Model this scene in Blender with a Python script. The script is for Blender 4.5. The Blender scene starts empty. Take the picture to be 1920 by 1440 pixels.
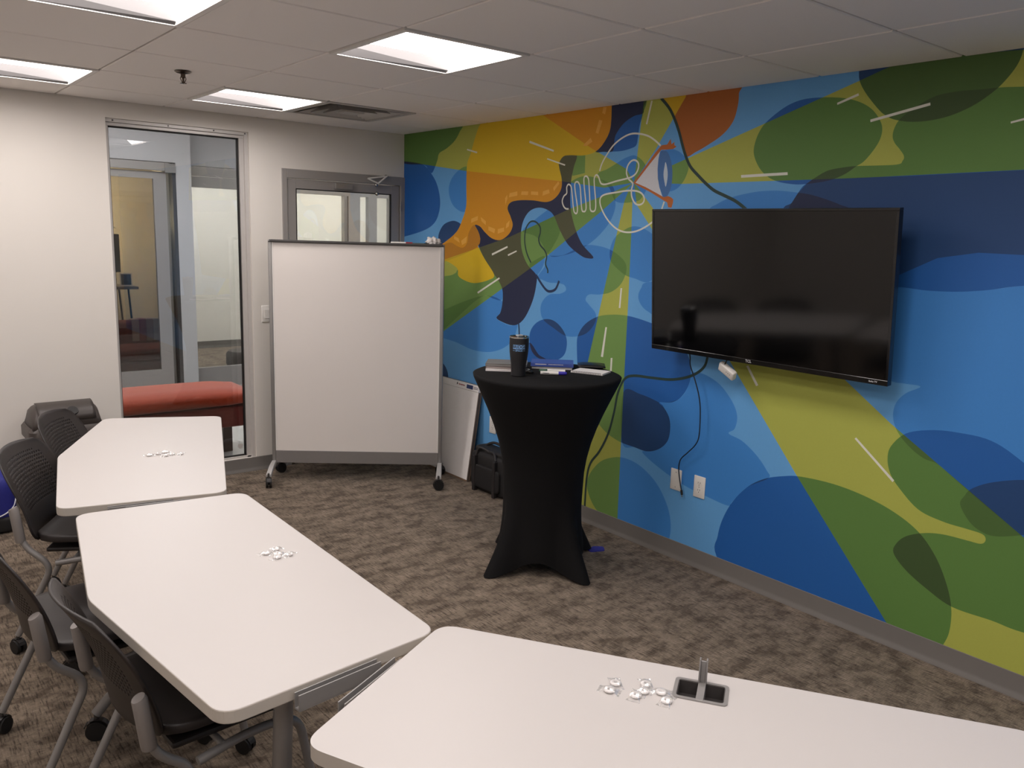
import bpy, bmesh, math, random
from mathutils import Vector, Matrix
from mathutils.geometry import delaunay_2d_cdt

scene = bpy.context.scene
COL = scene.collection
RND = random.Random(7)

# ------------------------------------------------------------------ camera, world, exposure
PITCH, YAW, ROLL = 0.1785, 0.6850, 0.0308
def make_camera():
    f0 = Vector((math.sin(YAW), math.cos(YAW), 0)); rt = Vector((math.cos(YAW), -math.sin(YAW), 0)); up = Vector((0, 0, 1))
    fw = f0 * math.cos(PITCH) - up * math.sin(PITCH); u2 = f0 * math.sin(PITCH) + up * math.cos(PITCH)
    R = rt * math.cos(ROLL) + u2 * math.sin(ROLL); U = -rt * math.sin(ROLL) + u2 * math.cos(ROLL)
    m = Matrix(((R.x, U.x, -fw.x, -3.4689), (R.y, U.y, -fw.y, -5.6433), (R.z, U.z, -fw.z, 1.7372), (0, 0, 0, 1)))
    cam = bpy.data.cameras.new('camera'); o = bpy.data.objects.new('camera', cam); COL.objects.link(o)
    cam.sensor_width = 36.0; cam.lens = 1545.91 * 36.0 / 1920.0; cam.clip_start = 0.05
    o.matrix_world = m; scene.camera = o
make_camera()
world = bpy.data.worlds.new('world'); scene.world = world; world.use_nodes = True
world.node_tree.nodes['Background'].inputs[0].default_value = (0.9, 0.95, 1.0, 1)
world.node_tree.nodes['Background'].inputs[1].default_value = 0.02
scene.view_settings.view_transform = 'Standard'; scene.view_settings.look = 'None'
scene.view_settings.gamma = 1.0; scene.view_settings.use_curve_mapping = False
scene.view_settings.exposure = 0.0
LAMP_COLOR = (1.0, 0.925, 0.895)
LAMP_POWER = 13.4
HALL_POWER = 22.0

# ------------------------------------------------------------------ materials
def lin(c):
    c = c / 255.0
    return c / 12.92 if c <= 0.04045 else ((c + 0.055) / 1.055) ** 2.4
def rgb(*c): return (lin(c[0]), lin(c[1]), lin(c[2]), 1.0)
MATS = {}
def mat(name, col, rough=0.5, metal=0.0, spec=0.5, var=0.0, scale=40.0, bump=0.0, bscale=300.0, coat=0.0, sheen=0.0):
    if name in MATS: return MATS[name]
    m = bpy.data.materials.new(name); m.use_nodes = True; nt = m.node_tree; b = nt.nodes['Principled BSDF']
    b.inputs['Roughness'].default_value = rough; b.inputs['Metallic'].default_value = metal
    b.inputs['Specular IOR Level'].default_value = spec; b.inputs['Coat Weight'].default_value = coat
    b.inputs['Sheen Weight'].default_value = sheen
    c = rgb(*col)
    tc = nt.nodes.new('ShaderNodeTexCoord')
    n = nt.nodes.new('ShaderNodeTexNoise'); n.inputs['Scale'].default_value = scale; n.inputs['Detail'].default_value = 4
    nt.links.new(tc.outputs['Object'], n.inputs['Vector'])
    mx = nt.nodes.new('ShaderNodeMix'); mx.data_type = 'RGBA'
    v = var if var else 0.03
    mx.inputs['A'].default_value = (c[0] * (1 - v), c[1] * (1 - v), c[2] * (1 - v), 1)
    mx.inputs['B'].default_value = (min(1, c[0] * (1 + v)), min(1, c[1] * (1 + v)), min(1, c[2] * (1 + v)), 1)
    nt.links.new(n.outputs['Fac'], mx.inputs['Factor']); nt.links.new(mx.outputs['Result'], b.inputs['Base Color'])
    if bump:
        n2 = nt.nodes.new('ShaderNodeTexNoise'); n2.inputs['Scale'].default_value = bscale; n2.inputs['Detail'].default_value = 3
        nt.links.new(tc.outputs['Object'], n2.inputs['Vector'])
        bp = nt.nodes.new('ShaderNodeBump'); bp.inputs['Strength'].default_value = bump; bp.inputs['Distance'].default_value = 0.002
        nt.links.new(n2.outputs['Fac'], bp.inputs['Height']); nt.links.new(bp.outputs['Normal'], b.inputs['Normal'])
    MATS[name] = m; return m
def emit(name, col, power):
    m = bpy.data.materials.new(name); m.use_nodes = True; nt = m.node_tree
    b = nt.nodes['Principled BSDF']; b.inputs['Base Color'].default_value = (0.9, 0.9, 0.9, 1)
    b.inputs['Emission Color'].default_value = (*col, 1); b.inputs['Emission Strength'].default_value = power
    return m
def glass(name, tint, refl=0.1, rough=0.0, film=0.0, film_col=(0.8, 0.8, 0.8, 1), gain=1.0):
    m = bpy.data.materials.new(name); m.use_nodes = True; nt = m.node_tree
    nt.nodes.remove(nt.nodes['Principled BSDF']); out = nt.nodes['Material Output']
    t = nt.nodes.new('ShaderNodeBsdfTransparent'); t.inputs[0].default_value = (*tint, 1)
    g = nt.nodes.new('ShaderNodeBsdfGlossy'); g.inputs['Roughness'].default_value = rough
    fr = nt.nodes.new('ShaderNodeFresnel'); fr.inputs[0].default_value = 1.5
    ad = nt.nodes.new('ShaderNodeMath'); ad.operation = 'MULTIPLY_ADD'; ad.inputs[1].default_value = gain; ad.inputs[2].default_value = refl; ad.use_clamp = True
    mx = nt.nodes.new('ShaderNodeMixShader')
    nt.links.new(fr.outputs[0], ad.inputs[0]); nt.links.new(ad.outputs[0], mx.inputs[0])
    nt.links.new(t.outputs[0], mx.inputs[1]); nt.links.new(g.outputs[0], mx.inputs[2])
    res = mx
    if film:
        d = nt.nodes.new('ShaderNodeBsdfTranslucent'); d.inputs[0].default_value = film_col
        d2 = nt.nodes.new('ShaderNodeBsdfDiffuse'); d2.inputs[0].default_value = film_col
        a2 = nt.nodes.new('ShaderNodeMixShader'); a2.inputs[0].default_value = 0.5
        nt.links.new(d.outputs[0], a2.inputs[1]); nt.links.new(d2.outputs[0], a2.inputs[2])
        m2 = nt.nodes.new('ShaderNodeMixShader'); m2.inputs[0].default_value = film
        nt.links.new(mx.outputs[0], m2.inputs[1]); nt.links.new(a2.outputs[0], m2.inputs[2]); res = m2
    nt.links.new(res.outputs[0], out.inputs['Surface'])
    MATS[name] = m; return m

WHITE_WALL = mat('painted_wall', (226, 221, 214), 0.75, var=0.015, scale=3, bump=0.12, bscale=500)
GREY_WALL = mat('hall_grey_paint', (186, 186, 188), 0.7, var=0.015, scale=3)
TILE = mat('ceiling_tile', (247, 241, 236), 0.95, var=0.05, scale=260, bump=0.25, bscale=420)
GRIDM = mat('shaded_ceiling_grid', (124, 118, 114), 0.6)  # bar colour darkened to stand in for shadow in the tile reveals
BASEB = mat('rubber_baseboard', (118, 114, 110), 0.55, var=0.04, scale=8)
LAMIN = mat('white_laminate', (194, 189, 186), 0.42, var=0.008, scale=6)
EDGE = mat('laminate_edge', (190, 182, 172), 0.5)
STEEL = mat('grey_powder_steel', (150, 147, 145), 0.42, metal=0.35, var=0.03)
DARKSTEEL = mat('dark_steel', (84, 82, 81), 0.4, metal=0.4)
ALU = mat('anodised_aluminium', (158, 156, 154), 0.38, metal=0.55, var=0.03, scale=20)
DOORGREY = mat('door_frame_grey', (156, 152, 149), 0.45, metal=0.15, var=0.02)
CHROME = mat('chrome', (215, 214, 212), 0.12, metal=1.0)
BLACKPL = mat('black_plastic', (40, 36, 35), 0.45, var=0.08, bump=0.1, bscale=700)
CHAIRPL = mat('chair_plastic', (44, 39, 38), 0.42, var=0.06, scale=60, bump=0.15, bscale=900)
GASKET = mat('black_gasket', (22, 20, 20), 0.6)
SLEEVE = mat('grey_sleeve', (140, 134, 131), 0.38, metal=0.2)
WHITEPL = mat('white_plastic', (232, 229, 224), 0.4)
SPANDEX = mat('black_spandex', (17, 16, 17), 0.85, spec=0.2, var=0.1, scale=200, bump=0.05)
NYLON = mat('black_nylon', (26, 24, 25), 0.75, var=0.12, scale=120, bump=0.3, bscale=600)
PAPER = mat('white_paper', (232, 228, 226), 0.8)
RUBBER = mat('black_rubber', (24, 22, 22), 0.65)
WBOARD = mat('whiteboard_surface', (226, 220, 215), 0.22, var=0.02, scale=4)

# ------------------------------------------------------------------ builders
def tag(o, label=None, cat=None, group=None, kind=None):
    if label: o['label'] = label
    if cat: o['category'] = cat
    if group: o['group'] = group
    if kind: o['kind'] = kind
    return o
def thing(name, label, cat, loc=(0, 0, 0), rz=0.0, group=None, kind=None):
    o = bpy.data.objects.new(name, None); COL.objects.link(o); o.empty_display_size = 0.1
    o.location = loc; o.rotation_euler = (0, 0, rz)
    return tag(o, label, cat, group, kind)
def obj(name, bm, m, parent=None, smooth=False, bevel=0.0, bseg=2, auto=35):
    bmesh.ops.recalc_face_normals(bm, faces=bm.faces)
    me = bpy.data.meshes.new(name); bm.to_mesh(me); bm.free()
    return mobj(name, me, m, parent, smooth, bevel, bseg)
def mobj(name, me, m, parent=None, smooth=False, bevel=0.0, bseg=2):
    for mm in (m if isinstance(m, (list, tuple)) else [m]): me.materials.append(mm)
    o = bpy.data.objects.new(name, me); COL.objects.link(o)
    if parent: o.parent = parent
    if smooth:
        for p in me.polygons: p.use_smooth = True
    if bevel:
        b = o.modifiers.new('bevel', 'BEVEL'); b.width = bevel; b.segments = bseg; b.limit_method = 'ANGLE'; b.angle_limit = math.radians(40)
        b.harden_normals = False
    return o
def bx(bm, lo, hi, rot=None, about=None):
    x0, y0, z0 = lo; x1, y1, z1 = hi
    vs = [bm.verts.new(p) for p in ((x0,y0,z0),(x1,y0,z0),(x1,y1,z0),(x0,y1,z0),(x0,y0,z1),(x1,y0,z1),(x1,y1,z1),(x0,y1,z1))]
    for f in ((0,3,2,1),(4,5,6,7),(0,1,5,4),(1,2,6,5),(2,3,7,6),(3,0,4,7)): bm.faces.new([vs[i] for i in f])
    if rot:
        c = Vector(about or ((x0+x1)/2, (y0+y1)/2, (z0+z1)/2))
        for v in vs: v.co = c + rot @ (v.co - c)
    return vs
def box(name, lo, hi, m, parent=None, bevel=0.0, bseg=2):
    bm = bmesh.new(); bx(bm, lo, hi); return obj(name, bm, m, parent, bevel=bevel, bseg=bseg)
def boxes(name, lst, m, parent=None, bevel=0.0):
    bm = bmesh.new()
    for lo, hi in lst: bx(bm, lo, hi)
    return obj(name, bm, m, parent, bevel=bevel)
def catmull(pts, n=6, closed=False):
    P = [Vector(p) for p in pts]; out = []; N = len(P)
    rng = N if closed else N - 1
    for i in range(rng):
        p1, p2 = P[i], P[(i + 1) % N]
        p0 = P[i - 1] if (closed or i > 0) else p1
        p3 = P[(i + 2) % N] if (closed or i + 2 < N) else p2
        for k in range(n):
            t = k / n
            out.append(0.5 * ((2 * p1) + (p2 - p0) * t + (2 * p0 - 5 * p1 + 4 * p2 - p3) * t * t + (3 * p1 - p0 - 3 * p2 + p3) * t ** 3))
    if not closed: out.append(P[-1])
    return out
def fillet(pts, r, n=5):
    P = [Vector(p) for p in pts]; out = [P[0]]
    for i in range(1, len(P) - 1):
        a, b, c = P[i - 1], P[i], P[i + 1]
        d1 = (a - b); d2 = (c - b); q = min(r, d1.length * 0.45, d2.length * 0.45)
        s, e = b + d1.normalized() * q, b + d2.normalized() * q
        for k in range(n + 1):
            t = k / n; out.append(s * (1 - t) ** 2 + b * 2 * t * (1 - t) + e * t * t)
    out.append(P[-1]); return out
def tube_bm(bm, pts, r, seg=10, cap=True):
    P = [Vector(p) for p in pts]; rings = []; nrm = None
    for i, p in enumerate(P):
        t = (P[min(i + 1, len(P) - 1)] - P[max(i - 1, 0)]).normalized()
        if nrm is None:
            nrm = t.orthogonal().normalized()
        nrm = (nrm - t * nrm.dot(t)).normalized(); bn = t.cross(nrm)
        rr = r[i] if isinstance(r, (list, tuple)) else r
        rings.append([bm.verts.new(p + (nrm * math.cos(2 * math.pi * k / seg) + bn * math.sin(2 * math.pi * k / seg)) * rr) for k in range(seg)])
    for a, b in zip(rings, rings[1:]):
        for k in range(seg): bm.faces.new((a[k], a[(k + 1) % seg], b[(k + 1) % seg], b[k]))
    if cap:
        bm.faces.new(list(reversed(rings[0]))); bm.faces.new(rings[-1])
def tube(name, pts, r, m, parent=None, seg=10):
    bm = bmesh.new(); tube_bm(bm, pts, r, seg); o = obj(name, bm, m, parent); smooth_by_angle(o); return o
def smooth_by_angle(o, ang=40):
    me = o.data
    for p in me.polygons: p.use_smooth = True
    bm = bmesh.new(); bm.from_mesh(me)
    for e in bm.edges:
        e.smooth = not (len(e.link_faces) == 2 and e.calc_face_angle(0) > math.radians(ang))
    bm.to_mesh(me); bm.free()
    return o
def lathe_bm(bm, prof, seg=32, c=(0, 0)):
    rings = []
    for r, z in prof:
        if r < 1e-5: rings.append([bm.verts.new((c[0], c[1], z))])
        else: rings.append([bm.verts.new((c[0] + r * math.cos(2 * math.pi * k / seg), c[1] + r * math.sin(2 * math.pi * k / seg), z)) for k in range(seg)])
    for a, b in zip(rings, rings[1:]):
        for k in range(seg):
            k2 = (k + 1) % seg
            if len(a) == 1 and len(b) == 1: continue
            if len(a) == 1: bm.faces.new((a[0], b[k], b[k2]))
            elif len(b) == 1: bm.faces.new((a[k], a[k2], b[0]))
            else: bm.faces.new((a[k], a[k2], b[k2], b[k]))
def lathe(name, prof, m, parent=None, seg=32, c=(0, 0)):
    bm = bmesh.new(); lathe_bm(bm, prof, seg, c); o = obj(name, bm, m, parent); smooth_by_angle(o); return o
def rounded(poly, r, n=6):
    out = []; N = len(poly)
    for i in range(N):
        a, b, c = Vector(poly[i - 1]), Vector(poly[i]), Vector(poly[(i + 1) % N])
        d1, d2 = (a - b), (c - b); rr = r[i] if isinstance(r, (list, tuple)) else r
        ang = d1.angle(d2); q = min(rr / math.tan(ang / 2), d1.length * 0.48, d2.length * 0.48)
        s, e = b + d1.normalized() * q, b + d2.normalized() * q
        for k in range(n + 1):
            t = k / n; out.append(s * (1 - t) ** 2 + b * 2 * t * (1 - t) + e * t * t)
    return out
def prism_bm(bm, poly, z0, z1, hole=None, side_mat=0):
    def loop(pp, z): return [bm.verts.new((p[0], p[1], z)) for p in pp]
    lo, hi = loop(poly, z0), loop(poly, z1)
    sets = [(lo, hi)]
    if hole: sets.append((loop(hole, z0), loop(hole, z1)))
    for a, b in sets:
        n = len(a)
        for k in range(n):
            f = bm.faces.new((a[k], a[(k + 1) % n], b[(k + 1) % n], b[k])); f.material_index = side_mat
    if not hole:
        bm.faces.new(list(reversed(lo))); bm.faces.new(hi)
    else:
        for w in (0, 1):
            es = []
            for s in sets:
                L = s[w]
                for k in range(len(L)): es.append(bm.edges.get((L[k], L[(k + 1) % len(L)])))
            bmesh.ops.triangle_fill(bm, edges=es, use_beauty=True)
def prism(name, poly, z0, z1, m, parent=None, bevel=0.0, bseg=2, hole=None, side_mat=0):
    bm = bmesh.new(); prism_bm(bm, poly, z0, z1, hole, side_mat)
    return obj(name, bm, m, parent, bevel=bevel, bseg=bseg)
def rbox(name, lo, hi, r, m, parent=None, seg=3):
    o = box(name, lo, hi, m, parent, bevel=r, bseg=seg)
    for p in o.data.polygons: p.use_smooth = True
    return o
def disc_between(bm, a, b, r, seg=16):
    tube_bm(bm, [a, b], r, seg)
def text_mesh(body, size, extrude=0.0004, align='CENTER', bold=0.0):
    cu = bpy.data.curves.new('lettering', 'FONT'); cu.body = body; cu.size = size; cu.align_x = align; cu.align_y = 'CENTER'
    cu.extrude = extrude; cu.offset = bold; cu.resolution_u = 3
    o = bpy.data.objects.new('lettering', cu); COL.objects.link(o)
    bpy.context.view_layer.update()
    me = bpy.data.meshes.new_from_object(o.evaluated_get(bpy.context.evaluated_depsgraph_get()))
    bpy.data.objects.remove(o); bpy.data.curves.remove(cu)
    return me
def copy_tree(o, parent=None):
    c = o.copy(); COL.objects.link(c); c.parent = parent
    for ch in o.children: copy_tree(ch, c)
    return c
def rotm(a, axis): return Matrix.Rotation(a, 4, axis)
MURAL_SHAPES = '''
ray 0 2412,2045 3681,2431 3783,2464 3881,2491 4903,2436 4960,2042 4374,2035 3701,2026 2745,2028
ray 0 2412,2045 2450,2469 2453,2526 2755,2519 2739,2464 2554,2211
ray 0 2412,2045 2182,2022 1817,2069 822,2168 -143,2290 -147,2691 1522,2564 1629,2468 2070,2245 2350,2120
ray 0 2412,2045 2165,1887 1686,1603 559,1010 -127,638 -134,1367 545,1540 1319,1723 1903,1906 2256,1997
ray 0 2385,2023 2347,1945 2302,1767 2114,993 1832,-178 2430,8 2427,140 2419,920 2418,1418 2413,1769 2408,1938
ray 0 2412,2045 2576,1891 3745,1153 3988,987 4551,648 5060,338 4382,-262 4062,107 3569,647 3219,1048 2586,1769 2441,1924
blob2 1 -53,2248 12,2271 260,2238 384,2164 465,2076 503,1960 477,1860 406,1794 270,1748 20,1702 -47,1697
blob2 1 -56,2495 416,2489 748,2483 732,2437 672,2380 574,2335 483,2307 460,2261 429,2212 386,2170 336,2202 267,2235 -54,2278
blob1 1 829,2199 728,2176 643,2120 611,2051 635,1973 699,1916 810,1888 986,1928 977,2163
blob3 1 488,1686 494,1737 551,1796 640,1823 715,1822 789,1791 840,1722 794,1651 646,1611 529,1643
hair 1 1063,2502 970,2466 915,2380 869,2281 831,2214 826,2076 830,1936 783,1830 712,1745 552,1663 429,1615 431,1540 577,1540 731,1492 754,1434 870,1402 972,1400 1108,1429 1170,1467 1064,1566 978,1656 940,1749 936,1798 996,1790 1056,1751 1135,1712 1229,1703 1318,1744 1355,1800 1331,1855 1296,1910 1326,1948 1414,1961 1550,1959 1682,1947 1760,1969 1812,2019 1816,2080 1789,2151 1787,2181 1823,2215 1883,2219 2001,2212 2100,2229 2165,2277 2208,2349 2210,2469 2203,2507 1552,2532
hairdark 1 937,1796 868,1748 850,1676 799,1639 726,1649 650,1671 567,1657 429,1615 432,1508 972,1650
hair2 1 2562,2501 2746,2494 3061,2491 3068,2447 3067,2391 3046,2318 2988,2259 2894,2211 2829,2185 2770,2167 2738,2237 2696,2314 2654,2384 2604,2443
navy 1 1411,2017 936,1799 949,1726 1002,1634 1104,1522 1203,1446 1262,1381 1271,1301 1251,1219 1209,1177 1291,1153 1383,1145 1454,1164 1521,1221 1584,1326 1613,1427 1609,1492 1521,1552 1465,1627 1444,1703 1448,1790 1480,1855 1537,1898 1619,1913 1701,1897 1759,1861 1819,1774 1901,1688 2010,1631 2070,1616 2120,1625 2021,1697 1956,1786 1912,1886 1899,1967 1900,2067 1918,2146 1938,2219 1822,2230 1764,2172
blob2 1 2171,2497 2451,2489 2451,2409 2431,2350 2422,2280 2414,2245 2383,2231 2311,2220 2236,2220 2159,2223 2088,2230 2028,2301 2145,2426
blob2 1 2171,2497 2451,2489 2452,2439 2451,2409 2384,2400 2314,2370 2266,2327 2246,2292 2236,2224 2159,2223 2088,2230 2028,2301 2145,2426
blob1 1 2128,2106 2197,2125 2271,2154 2343,2182 2415,2188 2490,2134 2518,2041 2475,1960 2412,1939 2287,1941 2237,2001 2220,2022 2138,2079
blob1 0 1901,2215 2013,2215 2016,2110 1909,2097
blob1 1 2277,1943 2268,1876 2219,1804 2120,1724 1993,1661 1859,1625 1733,1617 1648,1697 1579,1738 1458,1768 1590,1845 1747,1928 1836,2008 1908,2067 2038,2092 2237,2038
blob1 1 1538,1553 1604,1589 1685,1613 1672,1549 1617,1492 1574,1512
blob1 1 1749,1618 1859,1627 2007,1681 2108,1694 2249,1674 2361,1620 2391,1564 2357,1485 2280,1431 2184,1409 2099,1403 2071,1370 2103,1342 2164,1292 2154,1230 2071,1159 1921,1132 1792,1171 1691,1215 1663,1278 1684,1334 1747,1377 1842,1389 1895,1414 1878,1444 1823,1453 1743,1451 1677,1463 1626,1482 1689,1550 1701,1614
blob1 1 2253,1643 2261,1699 2304,1755 2421,1806 2539,1781 2630,1709 2654,1584 2561,1506 2458,1519 2389,1532 2318,1567 2268,1604
blob1 1 2564,1506 2509,1468 2492,1418 2521,1371 2574,1342 2647,1327 2888,1350 2873,1525
blob1 1 2013,1088 2026,1161 2082,1227 2179,1278 2290,1300 2414,1306 2549,1291 2666,1265 2780,1213 2867,1139 2894,1058 2887,983 2846,912 2782,868 2692,850 2730,826 2769,778 2781,714 2766,644 2707,587 2622,556 2531,559 2407,567 2291,602 2195,668 2113,750 2044,885
b1 1 2013,1088 2026,1161 2082,1227 2179,1278 2290,1300 2414,1306 2549,1291 2666,1265 2780,1213 2867,1139 2894,1058 2887,983 2846,912 2782,868 2692,850 2730,826 2769,778 2781,714 2766,644 2707,587 2622,556 2531,559 2407,567 2291,602 2195,668 2113,750 2044,885
blob1 1 2419,862 2552,873 2692,850 2730,826 2769,778 2781,714 2766,644 2707,587 2622,556 2531,559 2432,566
blob1 1 2927,1054 2991,1051 3087,1014 3170,939 3206,870 3197,804 3163,772 3247,751 3339,696 3401,636 3416,599 3298,521 3218,424 3193,395 3064,406 2898,430 2720,483 2591,542 2641,562 2706,587 2765,644 2780,714 2768,778 2731,826 2692,849 2776,869 2847,911 2887,982 2898,1050
blob1 1 2158,237 2184,322 2263,410 2361,459 2459,478 2575,462 2690,404 2768,325 2820,226 2827,107 2762,-38 2460,-77 2308,60 2207,141
blob2 1 3147,105 3145,213 3167,314 3218,421 3298,521 3392,589 3498,630 3588,650 3751,657 3906,641 4043,606 4155,551 4236,469 4293,369 4325,273 4331,177 4315,105 4263,-8 4014,-120 3358,-102
g1 1 4064,423 4070,469 4107,514 4176,550 4254,569 4351,573 4397,574 4415,584 4418,603 4401,617 4345,620 4248,623 4144,646 4052,719 4008,773 3990,835 4000,892 4056,958 4154,993 4260,1005 4391,998 4514,938 4666,833 4854,572 4852,306 4599,273 4481,276 4329,275 4225,312 4125,365
blob1 1 4064,423 4070,469 4107,514 4176,550 4254,569 4351,573 4397,574 4415,584 4418,603 4401,617 4345,620 4248,623 4144,646 4052,719 4008,773 3990,835 4000,892 4056,958 4154,993 4260,1005 4391,998 4514,938 4666,833 4854,572 4852,306 4599,273 4481,276 4329,275 4225,312 4125,365
blob1 1 4307,713 4319,753 4343,790 4411,833 4523,872 4627,879 4670,796 4650,704 4550,658 4455,623 4400,625 4350,653
blob1 1 3858,1539 3945,1570 4074,1565 4195,1569 4309,1584 4429,1608 4675,1642 4920,1129 5043,729 5028,354 4788,501 4551,648 4386,745 4263,820 4200,858 4138,870 4072,908 4018,961 3993,1020 3999,1080 4036,1129 4093,1167 4021,1169 3956,1175 3804,1250
blob2 1 3374,1864 3410,1925 3437,1967 3458,1996 3483,2013 3521,2036 3577,2063 3652,2074 3720,2077 3884,2075 3911,2090 3914,2109 3894,2136 3868,2165 3857,2192 3861,2224 3878,2255 3918,2288 3971,2317 4028,2338 4109,2344 4179,2342 4260,2341 4336,2335 4594,2314 4812,2261 4736,1646 4429,1608 4309,1584 4195,1569 4074,1565 3945,1570 3858,1539 3563,1555
blob1 0 3374,1864 3410,1925 3437,1967 3483,2013 3516,2025 3725,2028 3935,2027 4374,2034 4809,2038 4786,1705 4414,1722 4253,1725 4099,1698 3972,1633 3897,1594 3561,1574
blob2 1 3180,2159 3186,2221 3217,2280 3271,2324 3345,2364 3425,2383 3524,2381 3620,2368 3696,2344 3754,2309 3794,2262 3809,2223 3803,2180 3779,2138 3742,2095 3708,2075 3656,2043 3582,2019 3464,2007 3395,2010 3322,2024 3262,2051 3213,2096
blob3 1 3678,2486 3685,2434 3719,2378 3783,2306 3819,2277 3858,2258 3923,2244 4000,2242 4082,2254 4163,2284 4226,2324 4266,2361 4303,2414 4317,2465 4317,2536 3958,2593 3679,2537
blob1 1 2940,1890 2987,1923 3049,1948 3126,1966 3232,1980 3334,1981 3419,1972 3502,1960 3591,1935 3651,1914 3704,1888 3681,1807 2998,1798
blob1 1 2632,2210 2705,2199 2762,2162 2787,2121 2782,2081 2755,2034 2713,2001 2659,1992 2592,2018 2582,2143
blob1 1 422,1411 533,1421 653,1436 718,1458 737,1477 819,1515 1228,1478 1267,1369 1259,1304 1167,1306 1084,1321 1001,1293 880,1224 544,1009 433,965
blob1 1 401,1104 1000,1307 1259,1299 1285,1217 1207,1174 1356,1140 1432,1161 1424,1105 1383,1038 1296,981 1182,942 1064,925 915,926 734,954 545,966 404,978
blob2 1 1563,1073 1577,1136 1631,1188 1711,1218 1790,1217 1860,1185 1911,1133 1924,1076 1904,1015 1843,974 1756,955 1654,962 1589,1001
blob2 1 1474,965 1525,1027 1566,1049 1598,1036 1663,983 1746,954 1637,884 1479,862
blob3 1 348,706 457,796 566,778 638,708 628,585 503,439 353,497
g1 1 1480,1855 1545,1900 1619,1913 1701,1897 1759,1861 1819,1774 1762,1679 1701,1614 1609,1492 1521,1552 1465,1627 1444,1703 1448,1790
iris 1 2594,2203 2631,2201 2660,2166 2680,2106 2683,2046 2674,1997 2650,1959 2630,1962 2603,2008 2585,2059 2578,2110 2583,2170
white 0 2412,2044 2588,2203 2579,2165 2578,2110 2584,2059 2599,2013 2623,1965
pupil 1 2631,2144 2643,2117 2651,2079 2649,2042 2642,2016 2631,2043 2622,2080 2625,2118
lid 0 2408,2044 2490,2128 2554,2196 2585,2224 2598,2233 2634,2234 2656,2262 2664,2234 2683,2244 2684,2228 2699,2220 2679,2209 2633,2208 2597,2209 2581,2195 2524,2142 2422,2042
lid 0 2411,2047 2499,2018 2584,1983 2633,1962 2663,1967 2684,1960 2700,1949 2699,1931 2691,1906 2668,1909 2659,1934 2628,1947 2543,1987 2412,2039
'''
MURAL_STROKES = '''
white 11 2139,2117 2156,2159 2191,2205 2241,2255 2306,2290 2370,2307 2434,2303 2498,2287 2548,2261 2590,2231
white 11 2639,1938 2632,1919 2614,1876 2579,1841 2516,1804 2446,1779 2374,1773 2313,1785 2258,1814 2209,1855 2170,1904 2154,1942 2161,1970 2199,1985 2283,1994 2357,2001 2429,1999 2473,1985 2495,1959 2488,1933 2457,1923 2427,1934 2403,1966 2397,2003 2405,2034 2397,2047 2370,2066 2353,2098 2358,2134 2381,2159 2409,2165 2435,2151 2441,2125 2426,2095 2395,2076 2352,2067 2278,2056 2203,2042 2164,2043 2148,2057 2134,2084 2117,2096 2102,2085 2100,2053 2120,1943 2119,1899 2100,1888 2079,1899 2072,1943 2056,2054 2046,2082 2029,2092 2014,2083 2016,2044 2040,1927 2038,1894 2022,1888 2005,1905 1985,2023 1970,2054 1953,2062 1937,2052 1941,2012 1967,1916 1965,1880 1948,1880 1934,1905 1910,2019 1895,2044 1878,2048 1866,2031 1868,1997 1844,1980 1831,1952 1843,1923 1865,1906 1891,1904
dark 9 1554,1567 1509,1628 1484,1704 1492,1780 1532,1823 1583,1826 1629,1797 1636,1760 1622,1718 1640,1681 1683,1650 1705,1614 1696,1566 1719,1530 1720,1509
navy 13 1609,1492 1662,1441 1713,1403 1754,1397 1801,1416 1830,1467
navy 10 1448,1169 1456,1125 1461,1063
dark 13 2573,2476 2633,2420 2674,2362 2711,2292 2739,2224 2765,2169 2801,2113 2857,2065 2911,2023 2964,1989 3032,1962 3098,1935 3156,1899 3198,1864
dark 12 2999,1172 2986,1103 2940,1055 2864,1017 2758,990 2617,979 2500,972 2426,944 2378,855 2355,734 2316,595 2251,472 2181,382 2154,275 2149,84
'''
MURAL_DASHES = '''
gold 1315,2008 1394,2018 1395,1991 1307,1981
gold 1437,2017 1505,2015 1501,1992 1433,1995
gold 1531,2015 1601,2011 1602,1990 1532,1994
gold 1646,2012 1702,2024 1711,2001 1644,1986
gold 1741,2031 1786,2070 1797,2055 1750,2012
gold 1267,1976 1288,1998 1293,1976 1273,1932
gold 895,1842 970,1860 971,1833 892,1813
gold 1003,1854 1063,1826 1064,1799 1014,1825
gold 1093,1792 1170,1775 1161,1747 1094,1765
gold 1198,1774 1265,1786 1267,1760 1199,1744
gold 1288,1810 1323,1833 1316,1794 1284,1779
gold 2145,2471 2172,2468 2161,2429 2138,2439
gold 2115,2403 2143,2396 2114,2326 2092,2334
gold 2052,2308 2068,2285 2019,2263 1990,2269
gold 692,1718 745,1704 761,1672 688,1697
gold 777,1687 848,1721 840,1676 788,1657
white 827,2318 947,2291 944,2281 826,2308
white 1501,2328 1736,2257 1732,2247 1498,2315
white 1677,2212 1844,2167 1840,2159 1674,2205
white 1139,1610 1307,1666 1310,1655 1143,1597
white 1312,1610 1403,1640 1407,1632 1319,1600
white 984,1338 1227,1454 1235,1445 992,1327
white 2504,2469 2516,2468 2487,2348 2476,2351
white 2354,1458 2366,1459 2361,1345 2348,1344
white 2249,1223 2262,1224 2242,1045 2224,1045
white 2305,1048 2319,1050 2318,927 2304,925
white 3591,2351 3686,2381 3690,2371 3593,2342
white 3117,2060 3374,2064 3376,2051 3119,2047
white 3752,2267 3998,2312 4000,2301 3754,2256
white 4307,2213 4409,2234 4411,2225 4308,2206
white 3833,888 3840,895 4030,745 4024,735
white 3236,1132 3248,1137 3314,1048 3302,1041
'''

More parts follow.
